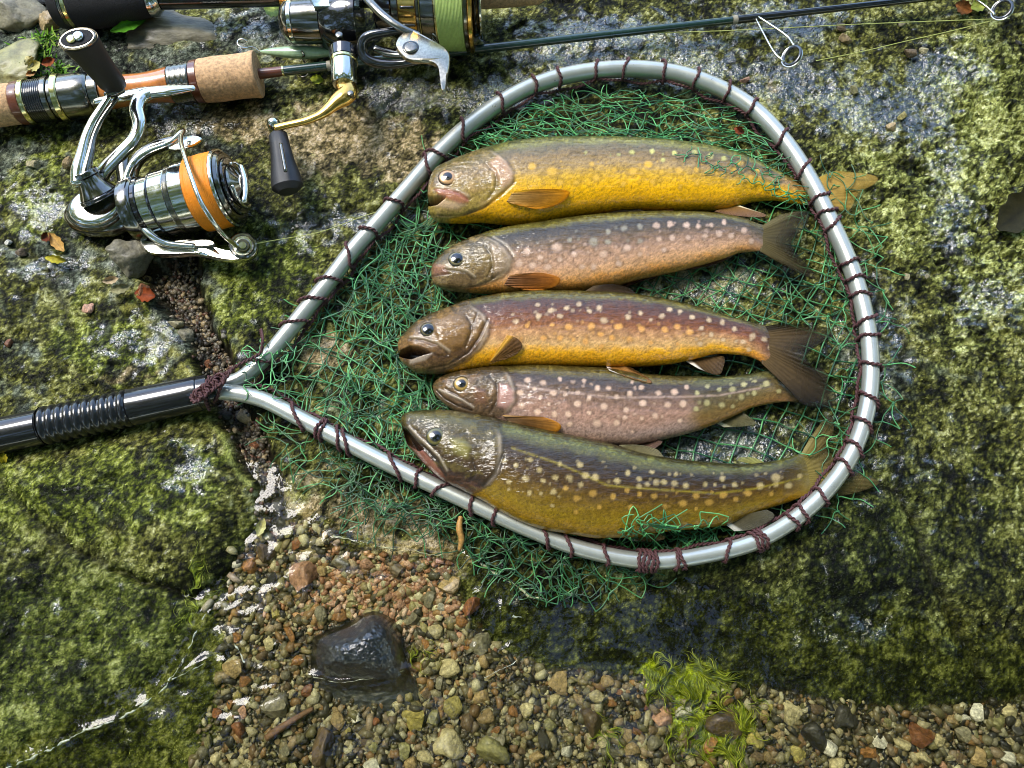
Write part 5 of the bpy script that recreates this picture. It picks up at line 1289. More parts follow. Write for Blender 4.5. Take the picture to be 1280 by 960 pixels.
# ---- dark reel with gold trim and lime line
rB = thing("fishing_reel", "black and gold spinning reel with lime green line, cut by the top edge", "fishing reel", group="spinning reels on the rods")
E0 = P(350, 27, .028); E1 = P(410, 26, .029)
e = spanner(E0, E1, rB)
e("rear_cap", 1, 14, 17, 25, mdchrome, prof=[(0, 12), (.25, 19), (.7, 24), (1, 25.5)]); e("rear_band", 14.1, 20, 26, 26.2, mchrome)
e("rear_cap", 20.1, 54, 26, 27, mdchrome, prof=[(0, 26), (.5, 26.8), (1, 26.4)])
e("gear_housing", 54.2, 100, 29, 34, mgloss, prof=[(0, 27), (.2, 30), (.6, 36), (1, 35)])
dome("gear_housing", 424, 40, 28, 30, .018, .024, mgloss, rB, pw=3.2, under=.01)
dome("housing_screw", 424, 44, 5, 5, .0415, .0012, mgun, rB, pw=3)
plate("name_plate", [(385, -8), (448, -10), (449, 7), (420, 8), (392, 8)], .0470, .004, mat("steel_blue_plate", (.16, .22, .24), .25, metal=.8, nscale=300, namp=.3), rB)
hs = spanner(P(430, 60, .034), P(430, 106, .034), rB)
hs("handle_socket", 4, 16, 19, 17.5, mgloss); hs("socket_ring", 16, 20, 17.5, 17.5, mpgold)
hs("handle_socket", 20, 46, 16.4, 15.2, mchrome, prof=[(0, 16.5), (.8, 15.4), (1, 14)])
pxtube("crank_arm", [(432, 106, .033), (434, 117, .034), (420, 128, .0345), (403, 142, .034), (382, 151, .033), (360, 156, .032), (344, 160, .031)], [13, 12.5, 8, 5.6, 5.2, 4.8, 5.2], mgold, rB, n=70, flat=.75, sides=20)
dome("crank_screw", 438, 117, 4.2, 4.2, .0385, .0012, mgun, rB, pw=3)
dome("knob_joint", 344, 159, 9, 8.5, .026, .008, mchrome, rB, pw=2.4, under=.006)
kn2 = spanner(P(347, 165, .028), P(361, 243, .026), rB)
kn2("handle_knob", 0, 76, 14, 22, mrubber, prof=[(0, 9.5), (.05, 11.5), (.25, 12.5), (.5, 14.5), (.75, 18.5), (.92, 19.5), (1, 14)], ey=.72, sides=64, be=.001,
    dents=lambda t, a: 1 - .10 * np.exp(-((np.cos(a)) / .25) ** 2) * (np.sin(a) > 0) * sstep(.002, .010, t) * sstep(.038, .028, t))
pxtube("knob_pin", [(351, 180, .0375), (354, 197, .0382), (357, 214, .0388)], 2.4, mgun, rB, n=12, sides=10)
Q0 = P(470, 1, .036); Q1 = P(620, 0, .038)
q_ = spanner(Q0, Q1, rB, 80)
q_("rotor", 2, 24, 40, 44, mgloss); q_("rotor_ring", 24.2, 33, 43, 43.5, mgun)
q_("gold_band", 33.2, 55, 46, 48, mgold)
for k in range(14):
    an = k * 2 * math.pi / 14 + .20
    ax_ = (Q1 - Q0) / np.linalg.norm(Q1 - Q0); kq = np.linalg.norm(Q1 - Q0) / 150
    s_ = np.cross(ax_, (0, 0, 1.)); s_ /= np.linalg.norm(s_); u_ = np.cross(s_, ax_)
    rk = float(S(510, 0, .037)) * 47.0
    ps = [Q0 + ax_ * t * kq + (rk + .00015) * (math.cos(an) * s_ + math.sin(an) * u_) for t in np.linspace(37, 53, 6)]
    tube("band_slot", np.array(ps), .0011, mgloss, rB, sides=8)
q_("spool_skirt", 55.2, 59, 50.5, 50.5, mgun); q_("spool_skirt", 59.2, 60.4, 52, 52, mpgold); q_("spool_skirt", 60.6, 77, 51.4, 52.2, mdchrome); q_("spool_trim", 77.2, 80.5, 53.5, 54, mpgold)
q_("wound_line", 80.7, 113, 58.6, 59.4, mlime, prof=[(0, 58)] + [(u, 59 + .26 * math.sin(u * 120)) for u in np.linspace(.02, .98, 60)] + [(1, 58)], be=.0002)
q_("spool_lip", 113.2, 118, 62.0, 62, mdchrome); q_("spool_lip", 118.1, 123.5, 62.6, 60.5, mgold, be=.0006)
q_("drag_knob", 124, 131, 44, 40, mgloss); q_("drag_knob", 131, 134, 46, 46, mchrome, be=.0006)
# small white mark on the skirt
def on_skirt(px, py):
    w = P(px, py, .05)
    d = np.array([px, py])
    # walk down the ray until the skirt's radius is met
    for z in np.linspace(.075, .02, 400):
        w = P(px, py, z); t = np.dot(w - Q0, ax_); r = np.linalg.norm(w - Q0 - ax_ * t)
        if r <= float(S(540, 0, .037)) * 51.9 + .0002: return w
    return w
for pl in ([(540.5, 53), (540.5, 46), (546, 53)], [(548, 46.5), (549, 40), (545.5, 40)], [(541, 42), (545, 45), (548, 50)]):
    tube("printed_mark", np.array([on_skirt(*p) for p in pl]), .00045, mwhite, rB, sides=6)
pxtube("rotor_arm", [(449, -16, .050), (463, 3, .0540), (480, 20, .0545), (502, 35, .0530), (524, 44, .0500)], [5.5, 6, 6, 5.5, 5], mgun, rB, n=60, flat=.7, sides=18)
pxtube("rotor_arm", [(508, 37, .048), (484, 40, .047), (459, 46, .045), (452, 60, .040), (459, 74, .036), (480, 80, .035), (505, 79, .036), (522, 76, .038)], [4, 5, 6, 6.5, 6.5, 6, 5, 4], mgloss, rB, n=80, sides=18)
pxtube("rotor_arm_brace", [(468, 60, .034), (486, 66, .033), (504, 68, .034)], [5, 7, 5], mgun, rB, n=20, flat=.5)
plate("bail_arm", [(494, 57), (497, 46), (506, 38), (514, 36), (528, 42), (545, 51), (556, 58), (562, 67), (562, 80), (559, 96), (557, 112), (553, 113), (551, 98), (549, 84), (541, 78), (528, 76), (514, 75), (503, 70)], .053, .004, mat("bronze_steel", (.42, .37, .28), .22, metal=1, nscale=600, namp=.25), rB, bevel=.0012, smooth_n=90)
dome("arm_screw_well", 513.5, 60, 10.5, 10, .0525, .0012, mgloss, rB, pw=5, under=.001); dome("arm_screw", 513.5, 60, 8.2, 8, .0534, .0014, mgun, rB, pw=4, under=.001)

# ---- green lure with its hook
lure = thing("fishing_lure", "slim pale green minnow lure with a small hook, tucked behind the black reel", "lure")
lathe("lure_body", P(324, 64.5, .013), P(424, 66, .015), [(float(S(370, 64, .014)) * t, float(S(370, 64, .014)) * r) for t, r in [(0, .6), (4, 2.4), (12, 4.4), (25, 6.6), (45, 8.4), (60, 8.6), (75, 7.5), (92, 4), (100, 1)]],
      mat("pale_green_lure", (.33, .46, .25), .22, nscale=300, namp=.2, coat=1, coatr=.05), lure, sides=24, ey=.8)
pxtube("hook_hanger", [(377, 64, .0185), (380, 69, .018), (378, 72, .013), (381, 78, .010)], 1.3, mgun, lure, n=14, sides=8)
pxtube("hook", [(325, 65, .014), (316, 59, .016), (304, 60, .019), (297, 55, .020), (298, 50, .020), (304, 49, .020), (309, 52, .019)], .8, mchrome, lure, n=30, sides=8)
pxtube("hook", [(381, 78, .010), (386, 86, .009), (384, 94, .008), (376, 96, .007), (371, 91, .009)], .9, mgun, lure, n=30, sides=8)

# ---- loose line
mline = mat("yellow_fishing_line", (.42, .44, .12), .4)
def sag_line(label, pts, r=.55, n=60):
    o = pxtube("fishing_line", pts, r, mline, None, n=n, sides=6)
    tag(o, label, "fishing line", group="loose fishing lines over the rock")
sag_line("long pale line running just below the rod blank to the right edge", [(597, 66, .012), (700, 46, .012), (905, 38.5, .012), (1080, 30, .012), (1262, 23, .012)])
sag_line("short yellow line slanting across the wet rock right of the large rod guide", [(1020, 76, .008), (1075, 65, .008), (1130, 52, .008), (1200, 36, .009), (1262, 20, .018)])
sag_line("thin line stretched from the silver reel towards the net hoop", [(308, 307, .022), (345, 300, .010), (400, 290, .006), (455, 270, .006), (482, 262, .010)])

# ================================================================== STONES, LEAVES AND SMALL THINGS
import bmesh
def rock_mesh(name, seed, sub=2, rough=.22, flat=.7):
    bm = bmesh.new(); bmesh.ops.create_icosphere(bm, subdivisions=sub, radius=1)
    rg = np.random.default_rng(seed)
    co = np.array([v.co[:] for v in bm.verts])
    # cut with random planes to get faceted stone shapes
    for k in range(10):
        n = rg.normal(size=3); n /= np.linalg.norm(n); d = rg.uniform(.42, .8)
        t = co @ n; co = co - np.maximum(t - d, 0)[:, None] * n * .9
    co *= (1 + rough * fbm(co[:, 0] * 1.3 + seed, co[:, 1] * 1.3 + co[:, 2], 3, seed))[:, None]
    if sub > 3: co *= (1 + .05 * fbm(co[:, 0] * 7 + seed, co[:, 1] * 7 + co[:, 2] * 5, 3, seed + 3))[:, None]
    co[:, 2] *= flat
    for v, c in zip(bm.verts, co): v.co = c
    me = bpy.data.meshes.new(name); bm.to_mesh(me); bm.free()
    for p in me.polygons: p.use_smooth = True
    if sub <= 3: me.set_sharp_from_angle(angle=math.radians(42))
    return me

STONE_C = {"grey": (134, 128, 104), "tan": (166, 142, 98), "pale": (188, 176, 134), "orange": (160, 112, 62), "brown": (102, 84, 60), "pinkish": (184, 140, 114), "dark": (46, 43, 34), "yellowish": (160, 148, 82), "greenish": (136, 132, 86), "white": (206, 202, 186), "rusty": (134, 84, 48)}
STONE_M = {}
for k, c in STONE_C.items():
    m = mat(k + "_stone", tuple(lin(c) * .8), .6, nscale=3.2, namp=.6, bscale=5, bdist=.0012, coat=.2, coatr=.25, bdetail=8)
    nt = m.node_tree; oi = nt.nodes.new('ShaderNodeObjectInfo'); hs_ = nt.nodes.new('ShaderNodeHueSaturation'); mr_ = nt.nodes.new('ShaderNodeMapRange')
    mr_.inputs['To Min'].default_value = .7; mr_.inputs['To Max'].default_value = 1.25
    nt.links.new(oi.outputs['Random'], mr_.inputs['Value']); nt.links.new(mr_.outputs[0], hs_.inputs['Value'])
    bs = nt.nodes['Principled BSDF']; src = bs.inputs['Base Color'].links[0].from_socket
    nt.links.new(src, hs_.inputs['Color']); nt.links.new(hs_.outputs[0], bs.inputs['Base Color'])
    STONE_M[k] = m
PM = {}
def stone(px, py, r, kind, label, name="pebble", cat="pebble", group=None, sub=2, asp=1.0, rot=None, sink=.35, flat=.7, seed=None, zoff=0):
    seed = int(RNG.integers(0, 6)) if seed is None else seed
    key = (seed, sub, flat, kind)
    if key not in PM:
        me = rock_mesh(name, 900 + seed * 7 + sub, sub, flat=flat); me.materials.append(STONE_M[kind]); PM[key] = me
    o = bpy.data.objects.new(name, PM[key]); COL.objects.link(o)
    z = float(gz(px, py)); k = float(S(px, py, z)); R = r * k
    zc = z + R * flat * (1 - 2 * sink) * .8 + zoff
    o.location = P(px, py, zc); o.scale = (R * asp, R / asp ** .5, R)
    o.rotation_euler = (RNG.normal(0, .15), RNG.normal(0, .15), RNG.uniform(0, 6.28) if rot is None else rot)
    tag(o, label, cat, group)
    placed.append((px, py, r * max(asp, 1)))
    return o
placed = []
G1 = "pebbles in the shallow gravel bed"
# single stones one can point at
H = [
 (331, 690, 14, "brown", "rounded brown pebble beside the handle side end of the gravel bed", 1.0), (312, 708, 13, "orange", "orange brown pebble at the upper left edge of the gravel", 1.2), (381, 714, 22, "pinkish", "large pinkish grey pebble at the top of the gravel bed", 1.2),
 (428, 704, 13, "grey", "angular grey pebble under the green net edge", 1.1), (405, 712, 9, "tan", "small tan pebble right of the large pinkish one", 1), (440, 748, 9, "pale", "pale grey pebble above the wet black rock", 1.1), (425, 770, 10, "orange", "ochre pebble touching the black rock's top left", 1.3),
 (362, 790, 9, "orange", "smooth orange pebble left of the black rock", 1.5), (345, 768, 9, "yellowish", "amber yellow pebble left of the black rock", 1.1), (517, 774, 12, "grey", "grey green pebble right of the black rock's top", 1.1), (470, 718, 8, "pinkish", "pink pebble in the sandy band", 1),
 (601, 803, 16, "grey", "squarish grey stone below the waterline right of the black rock", 1.1), (562, 838, 15, "pale", "pale speckled rounded stone right of the black rock", 1.1), (519, 897, 17, "yellowish", "tall speckled yellow grey stone in the lower gravel", 1.15), (541, 900, 12, "greenish", "rounded green grey stone next to the speckled one", 1),
 (564, 884, 15, "yellowish", "mossy yellow pebble in the lower gravel", 1.2), (607, 898, 13, "tan", "tan round pebble in the lower gravel", 1.1), (563, 932, 21, "pale", "large pale greenish stone near the bottom edge", 1.05), (620, 938, 24, "greenish", "large speckled greenish stone at the bottom", .9),
 (603, 870, 13, "tan", "lumpy tan stone above the large greenish one", 1), (385, 863, 9, "rusty", "rust red pebble at the black rock's lower left", 1), (346, 885, 18, "grey", "rough grey brown stone left of the twig's tip", 1.2), (300, 912, 12, "rusty", "rusty brown stone by the lower left of the gravel", 1),
 (304, 940, 9, "pale", "pale oval pebble in the bottom left gravel", 1.2), (405, 932, 22, "brown", "grainy reddish brown stone right of the twig", 1.3), (447, 898, 8, "white", "small cream pebble below the black rock", 1), (405, 908, 6, "white", "bright white chip below the black rock", 1),
 (622, 930, 13, "grey", "pitted grey stone in the bottom gravel", .9), (660, 888, 11, "pale", "pale lumpy pebble under the green slab", 1.2), (708, 938, 9, "white", "smooth whitish pebble in the middle of the bottom gravel", 1.3), (740, 905, 20, "brown", "knobbly brown stone left of the bright algae", 1),
 (856, 890, 12, "white", "cream triangular pebble in the bright green algae", 1.0), (832, 898, 16, "pinkish", "pinkish brown stone within the algae clump", 1.1), (905, 905, 24, "brown", "dark brown stone at the right of the algae", .9), (945, 925, 12, "yellowish", "round yellow brown pebble right of the algae", 1),
 (989, 892, 15, "pale", "pale lumpy stone right of the algae clump", 1.1), (1098, 925, 14, "white", "white and grey angular stone left of the rusty one", 1), (1152, 918, 17, "rusty", "rusty orange rounded stone in the lower right gravel", 1.1), (1174, 924, 10, "pale", "pale pebble against the rusty stone", 1),
 (1222, 946, 13, "tan", "yellow tan round stone near the lower right corner", 1.1), (1207, 897, 7, "white", "small white pebble above the right gravel", 1), (1083, 940, 13, "orange", "orange brown chunky stone in the right gravel", 1), (1125, 930, 12, "pale", "speckled cream stone between orange and rusty stones", .9),
 (1155, 948, 11, "pale", "pointed pale stone under the rusty one", 1.1), (1035, 935, 12, "white", "angular ivory stone in the right gravel", 1.3), (1020, 920, 20, "dark", "dark lump of stone right of the pale lumpy one", 1), (1058, 898, 16, "dark", "blackish stone against the slab's lower edge", 1), (1073, 912, 9, "grey", "grey ringed pebble below the blackish stone", 1),
 (1262, 890, 13, "pale", "pale stone at the right edge", 1.3), (1245, 905, 14, "greenish", "greenish stone near the right edge", 1.1), (1272, 915, 11, "dark", "dark stone cut by the right edge", 1), (1262, 950, 12, "white", "long ivory stone in the lower right corner", 1.5),
 (997, 942, 12, "yellowish", "yellow brown stone below the pale lumpy one", 1), (590, 756, 12, "rusty", "reddish stone under water beside the hoop's shadow", 1.4), (460, 745, 7, "orange", "orange pebble above the black rock", 1), (1046, 955, 14, "pale", "flat pale stone on the bottom edge", 1.2), (672, 945, 11, "tan", "tan stone beside the large greenish stone", 1),
]
for (x, y, r, k, lab, asp) in H:
    stone(x, y, r, k, lab, group=G1, sub=3, asp=asp, sink=.3 if r > 12 else .25)
def in_grav(x, y, m=-4): return sdf(np.array([x]), np.array([y]), GRAV)[0] < m
LAND = [(455, 815, "the wet black rock"), (860, 880, "the bright algae clump"), (360, 900, "the brown twig"), (480, 720, "the sandy band"), (1152, 918, "the rusty round stone"), (1040, 905, "the blackish stones"), (610, 910, "the large greenish stones"), (310, 730, "the boulder's wet edge"), (250, 920, "the sunken green slab"), (720, 920, "the knobbly brown stone")]
LAND += [(h_[0], h_[1], "the " + h_[4]) for h_ in H if len(h_[4].split()) <= 9]
used_labels = set()
KP = ["tan", "pale", "brown", "grey", "orange", "pinkish", "greenish", "yellowish", "dark", "white", "rusty"]
cnt = 0; tries = 0
while cnt < 236 and tries < 9000:
    tries += 1
    x = RNG.uniform(225, 1278); y = RNG.uniform(665, 958)
    if not in_grav(x, y, -6): continue
    if ((x - 880) / 62) ** 2 + ((y - 880) / 52) ** 2 < 1: continue
    if ((x - 452) / 78) ** 2 + ((y - 828) / 66) ** 2 < 1: continue
    r = float(np.clip(RNG.lognormal(1.95, .38), 4.5, 15))
    if any((x - a) ** 2 + (y - b) ** 2 < (r + c) ** 2 * .62 for a, b, c in placed): continue
    pz = ((x - 500) / 120) ** 2 + ((y - 730) / 60) ** 2 < 1
    pr_ = np.array([.2, .16, .16, .12, .08, .02, .08, .06, .07, .03, .02]) if not pz else np.array([.1, .1, .05, .06, .12, .5, 0, .02, 0, .05, 0])
    ld = min(LAND, key=lambda l: (l[0] - x) ** 2 + (l[1] - y) ** 2)
    dxl, dyl = x - ld[0], y - ld[1]
    side_ = ("right of" if dxl > 0 else "left of") if abs(dxl) > abs(dyl) else ("below" if dyl > 0 else "above")
    shp = "rounded" if r < 7 else "angular"
    for k in RNG.choice(KP, size=len(KP), replace=False, p=(pr_ + 1e-4) / (pr_ + 1e-4).sum()):
        lab = "%s %s %s pebble %s %s" % ("small" if r < 7 else "medium", shp, k, side_, ld[2])
        if lab not in used_labels: break
    used_labels.add(lab)
    stone(x, y, r, str(k), lab, group=G1, sub=2, asp=RNG.uniform(.85, 1.35), sink=.22)
    cnt += 1
# the countless small gravel: one object
def gravel(name, n, sampler, rr, pal, zlift=0.0, seed=5):
    rg = np.random.default_rng(seed)
    bases = []
    for k in range(5):
        bm = bmesh.new(); bmesh.ops.create_icosphere(bm, subdivisions=1, radius=1)
        c = np.array([v.co[:] for v in bm.verts]) * (1 + rg.uniform(-.45, .35, (len(bm.verts), 1))); fcs = np.array([[v.index for v in f.verts] for f in bm.faces]); bm.free(); bases.append((c, fcs))
    x, y = sampler(rg, n); m_ = len(x)
    z = gz(x, y); k = S(x, y, z); R = np.clip(rg.lognormal(rr[0], rr[1], m_), rr[2], rr[3]) * k
    w = P(x, y, z + R * .25 + zlift)
    V_ = []; T_ = []; C_ = []; off = 0
    which = rg.integers(0, 5, m_)
    pal = np.array([lin(p) for p in pal]) * .85
    for b in range(5):
        id_ = np.nonzero(which == b)[0]; c, fcs = bases[b]
        a = rg.uniform(0, 6.28, len(id_)); ca, sa = np.cos(a), np.sin(a)
        sxx = rg.uniform(.8, 1.4, (len(id_), 1)); syy = rg.uniform(.7, 1.1, (len(id_), 1)); szz = rg.uniform(.5, .8, (len(id_), 1))
        vx = c[None, :, 0] * sxx; vy = c[None, :, 1] * syy; vz = c[None, :, 2] * szz
        tilt = rg.normal(0, .35, (len(id_), 1)); vy, vz = vy * np.cos(tilt) - vz * np.sin(tilt), vy * np.sin(tilt) + vz * np.cos(tilt)
        X = (vx * ca[:, None] - vy * sa[:, None]) * R[id_][:, None] + w[id_, 0][:, None]; Y = (vx * sa[:, None] + vy * ca[:, None]) * R[id_][:, None] + w[id_, 1][:, None]; Z = vz * R[id_][:, None] + w[id_, 2][:, None]
        V_.append(np.stack([X, Y, Z], -1).reshape(-1, 3)); T_.append((fcs[None] + (np.arange(len(id_)) * len(c))[:, None, None]).reshape(-1, 3) + off); off += len(id_) * len(c)
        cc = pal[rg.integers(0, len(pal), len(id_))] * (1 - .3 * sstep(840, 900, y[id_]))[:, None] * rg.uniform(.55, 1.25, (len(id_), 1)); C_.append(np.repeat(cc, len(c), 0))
    o = mesh_np(name, np.vstack(V_), None, np.vstack(T_), mgravel, None, np.clip(np.vstack(C_), .002, .9), smooth=False)
    o['kind'] = 'stuff'
    return o
mgravel = mat("wet_gravel", rough=.5, attr='Col', nscale=1200, namp=.4, coat=.3, coatr=.2, bscale=1500, bdist=.0006)
def smp_g(rg, n):
    x = rg.uniform(205, 1330, n * 4); y = rg.uniform(650, 1010, n * 4)
    ok = sdf(x + 5 * rg.normal(size=n * 4), y + 5 * rg.normal(size=n * 4), GRAV) < -1
    ok &= blob(x, y, [(865, 855, 50, 26), (870, 905, 28, 30), (930, 905, 22, 26), (905, 940, 32, 18)]) < .45 + .3 * rg.normal(size=n * 4)
    ok &= ((x - 452) / 66) ** 2 + ((y - 826) / 56) ** 2 > 1
    return x[ok][:n], y[ok][:n]
tag(gravel("gravel", 10500, smp_g, (1.1, .55, 1.1, 8.0), [(146, 132, 90), (186, 174, 134), (92, 82, 54), (124, 118, 90), (150, 116, 72), (64, 60, 42), (142, 134, 88), (162, 142, 112), (40, 37, 27), (206, 198, 160)]), "fine mixed brown and tan gravel under the shallow water", "gravel", kind='stuff')
ALGB = [(865, 855, 50, 26), (870, 905, 28, 30), (815, 842, 9, 20), (930, 905, 22, 26), (905, 940, 32, 18)]
def smp_p(rg, n):
    x = rg.normal(505, 70, n * 2); y = rg.normal(735, 30, n * 2); ok = (sdf(x, y, GRAV) < 0) & (((x - 452) / 62) ** 2 + ((y - 822) / 50) ** 2 > 1); return x[ok][:n], y[ok][:n]
tag(gravel("gravel", 1500, smp_p, (1.25, .35, 1.6, 5.5), [(190, 142, 114), (206, 166, 142), (164, 116, 86), (196, 152, 110), (150, 104, 70), (216, 186, 164)], seed=6), "pinkish tan gravel band above the wet black rock", "gravel", kind='stuff')
def smp_c(rg, n):
    x = rg.uniform(150, 360, n * 6); y = rg.uniform(300, 670, n * 6)
    ok = sdf(x + 4 * rg.normal(size=n * 6), y + 4 * rg.normal(size=n * 6), GULLY) < -4
    return x[ok][:n], y[ok][:n]
tag(gravel("gravel", 2400, smp_c, (.9, .4, 1.1, 4.5), [(70, 58, 40), (110, 98, 74), (130, 122, 102), (92, 58, 34), (50, 44, 32), (150, 130, 92)], seed=8), "dark grit filling the crack between the rock slabs", "gravel", kind='stuff')

# loose stones in and beside the crack
G2 = "loose stones in the crack between the slabs"
stone(160, 322, 27, "grey", "squarish grey brown stone under the silver reel", name="stone", cat="stone", sub=4, asp=1.1, rot=.6, sink=.3, flat=.8, seed=2)
for x, y, r, k, lab, asp in [(218, 405, 9, "pale", "cream pebble in the dark crack above the handle", 1.3), (188, 335, 8, "tan", "tan snail sized pebble below the silver reel", 1), (182, 349, 7, "tan", "small tan pebble under the first one by the crack", 1), (178, 362, 9, "rusty", "reddish brown chip of bark coloured stone in the crack", 1.2),
                             (258, 455, 8, "rusty", "rusty pebble just above the net throat", 1), (232, 420, 12, "grey", "pale grey flat stone in the crack", 1.2), (308, 523, 13, "tan", "elongated ochre stone right below the net throat", 1.7), (296, 541, 7, "pale", "pale yellow lump beside the ochre stone", 1.1),
                             (297, 553, 6, "pale", "smaller pale lump below the pale yellow one", 1), (318, 556, 8, "rusty", "red brown pebble in the crack below the hoop", 1), (282, 520, 9, "dark", "dark wet stone under the net throat", 1), (345, 636, 15, "dark", "glossy dark stone where the crack meets the gravel", 1.3), (356, 655, 12, "dark", "small glossy dark stone at the water's edge", 1.1)]:
    stone(x, y, r, k, lab, group=G2, sub=3, asp=asp, sink=.25)
G3 = "pale pebbles scattered on the bare rock"
for x, y, r, k, lab in [(43, 206, 9, "pale", "cream pebble left of the silver reel's crank"), (84, 205, 9, "tan", "cream and orange pebble beside the crank's foot"), (110, 386, 8, "pinkish", "round peach pebble on the mossy left slab"), (27, 315, 7, "brown", "brown pebble near the left edge"), (10, 302, 5, "white", "tiny white pebble at the left edge"),
                        (10, 430, 6, "rusty", "red brown bit at the left edge"), (930, 101, 7, "pinkish", "peach pebble just outside the hoop's upper right"), (1051, 34, 7, "brown", "brown pebble below the rod blank"), (1056, 48, 8, "tan", "tan pebble under the brown one near the rod"), (1137, 67, 9, "brown", "reddish tan pebble on the wet rock, largest of its row"),
                        (1155, 63, 6, "pale", "pale pebble right of the reddish tan one"), (1069, 113, 7, "greenish", "greenish pebble between guide and wet patch"), (1129, 145, 7, "yellowish", "yellow green pebble at the wet patch"), (1115, 158, 7, "tan", "brown ringed pebble below the yellow green one"), (1127, 30, 5, "pale", "small pale pebble close under the thin line"),
                        (1272, 54, 5, "dark", "small dark pebble near the upper right corner"), (1134, 345, 5, "pale", "small pale pebble right of the hoop"), (856, 137, 6, "tan", "tan pebble caught in the top of the net"), (1160, 345, 4, "pale", "tiny cream pebble further right of the hoop")]:
    stone(x, y, r, k, lab, group=G3, sub=3, asp=1.15, sink=.15)
stone(18, 22, 38, "grey", "large speckled grey stone in the upper left corner", name="stone", cat="stone", sub=4, asp=1.15, sink=.3, flat=.55, seed=1, rot=2.8)
stone(61, 24, 19, "tan", "tan stone between the grey stone and the black grip", name="stone", cat="stone", sub=4, asp=1.2, sink=.25, seed=3, rot=-.7)
stone(76, 14, 14, "rusty", "reddish stone tucked behind the tan one", name="stone", cat="stone", sub=4, asp=1.2, sink=.25, seed=4)
stone(45, 0, 14, "dark", "dark maroon stone on the top edge", name="stone", cat="stone", sub=3, asp=1.5, sink=.25, seed=5, rot=.1)
stone(12, 85, 46, "greenish", "broad smooth green grey stone at the left edge above the cork grip", name="stone", cat="stone", sub=4, asp=1.1, sink=.42, flat=.35, seed=0, rot=.3)
stone(200, 38, 46, "grey", "long low grey stone behind the upright knob", name="stone", cat="stone", sub=4, asp=1.7, sink=.42, flat=.32, seed=2, rot=.05)

# the wet black rock standing out of the water
bk = mat("wet_black_rock", rough=.45, attr='Col', coat=.7, coatr=.12, nscale=900, namp=.6, bscale=260, bdist=.0012)
bk.node_tree.nodes['Principled BSDF'].inputs['Coat IOR'].default_value = 1.6
a = np.linspace(0, 2 * math.pi, 140, endpoint=False); rr = np.linspace(0, 1, 70)
cx, cy = 452, 816
outl = catmull([(388, 812), (392, 796), (412, 786), (438, 776), (456, 764), (474, 763), (492, 774), (502, 792), (505, 812), (512, 838), (524, 858), (520, 880), (480, 890), (430, 884), (398, 864), (388, 838)], 140, closed=True)
bv = []
for t in rr:
    q = np.array([cx, cy + 6]) * (1 - t) + outl * t
    bv.append(q)
bq = np.array(bv)
fx, fy = bq[..., 0], bq[..., 1]
t2 = rr[:, None] + 0 * fx
emerg = sstep(868, 822, fy)
hgt = (1 - t2 ** 3.2) * (.0215 * emerg + .0030) + .0045 * np.exp(-(dline(fx, fy, [(402, 822), (440, 808), (466, 792), (474, 776)]) / 20) ** 2) * (1 - t2 ** 4) + .004 * np.exp(-(dline(fx, fy, [(480, 776), (496, 796), (500, 815)]) / 13) ** 2) * (1 - t2 ** 6) + (.0012 * fbm(fx / 16, fy / 16, 3, 301) + .0006 * fbm(fx / 4, fy / 4, 3, 302)) * (1 - t2 ** 3)
zb_ = gz(cx, cy) - .002
bz = zb_ + hgt + .001
bz[-1] = zb_ - .004
bw_ = P(fx, fy, bz)
bc = ramp(.5 + .6 * fbm(fx / 7, fy / 7, 4, 305), [(.1, (4, 4, 4)), (.5, (14, 14, 12)), (.8, (36, 35, 28)), (1, (84, 80, 60))])
bc = mix(bc, bc * 2.2 + .02, sstep(842, 856, fy) * .7)
rk_ = mesh_np("river_rock", bw_.reshape(-1, 3), grid_quads(70, 140, False, True), None, bk, None, bc, flip=False)
tag(rk_, "glossy wet black rock standing out of the water in the gravel bed", "rock")

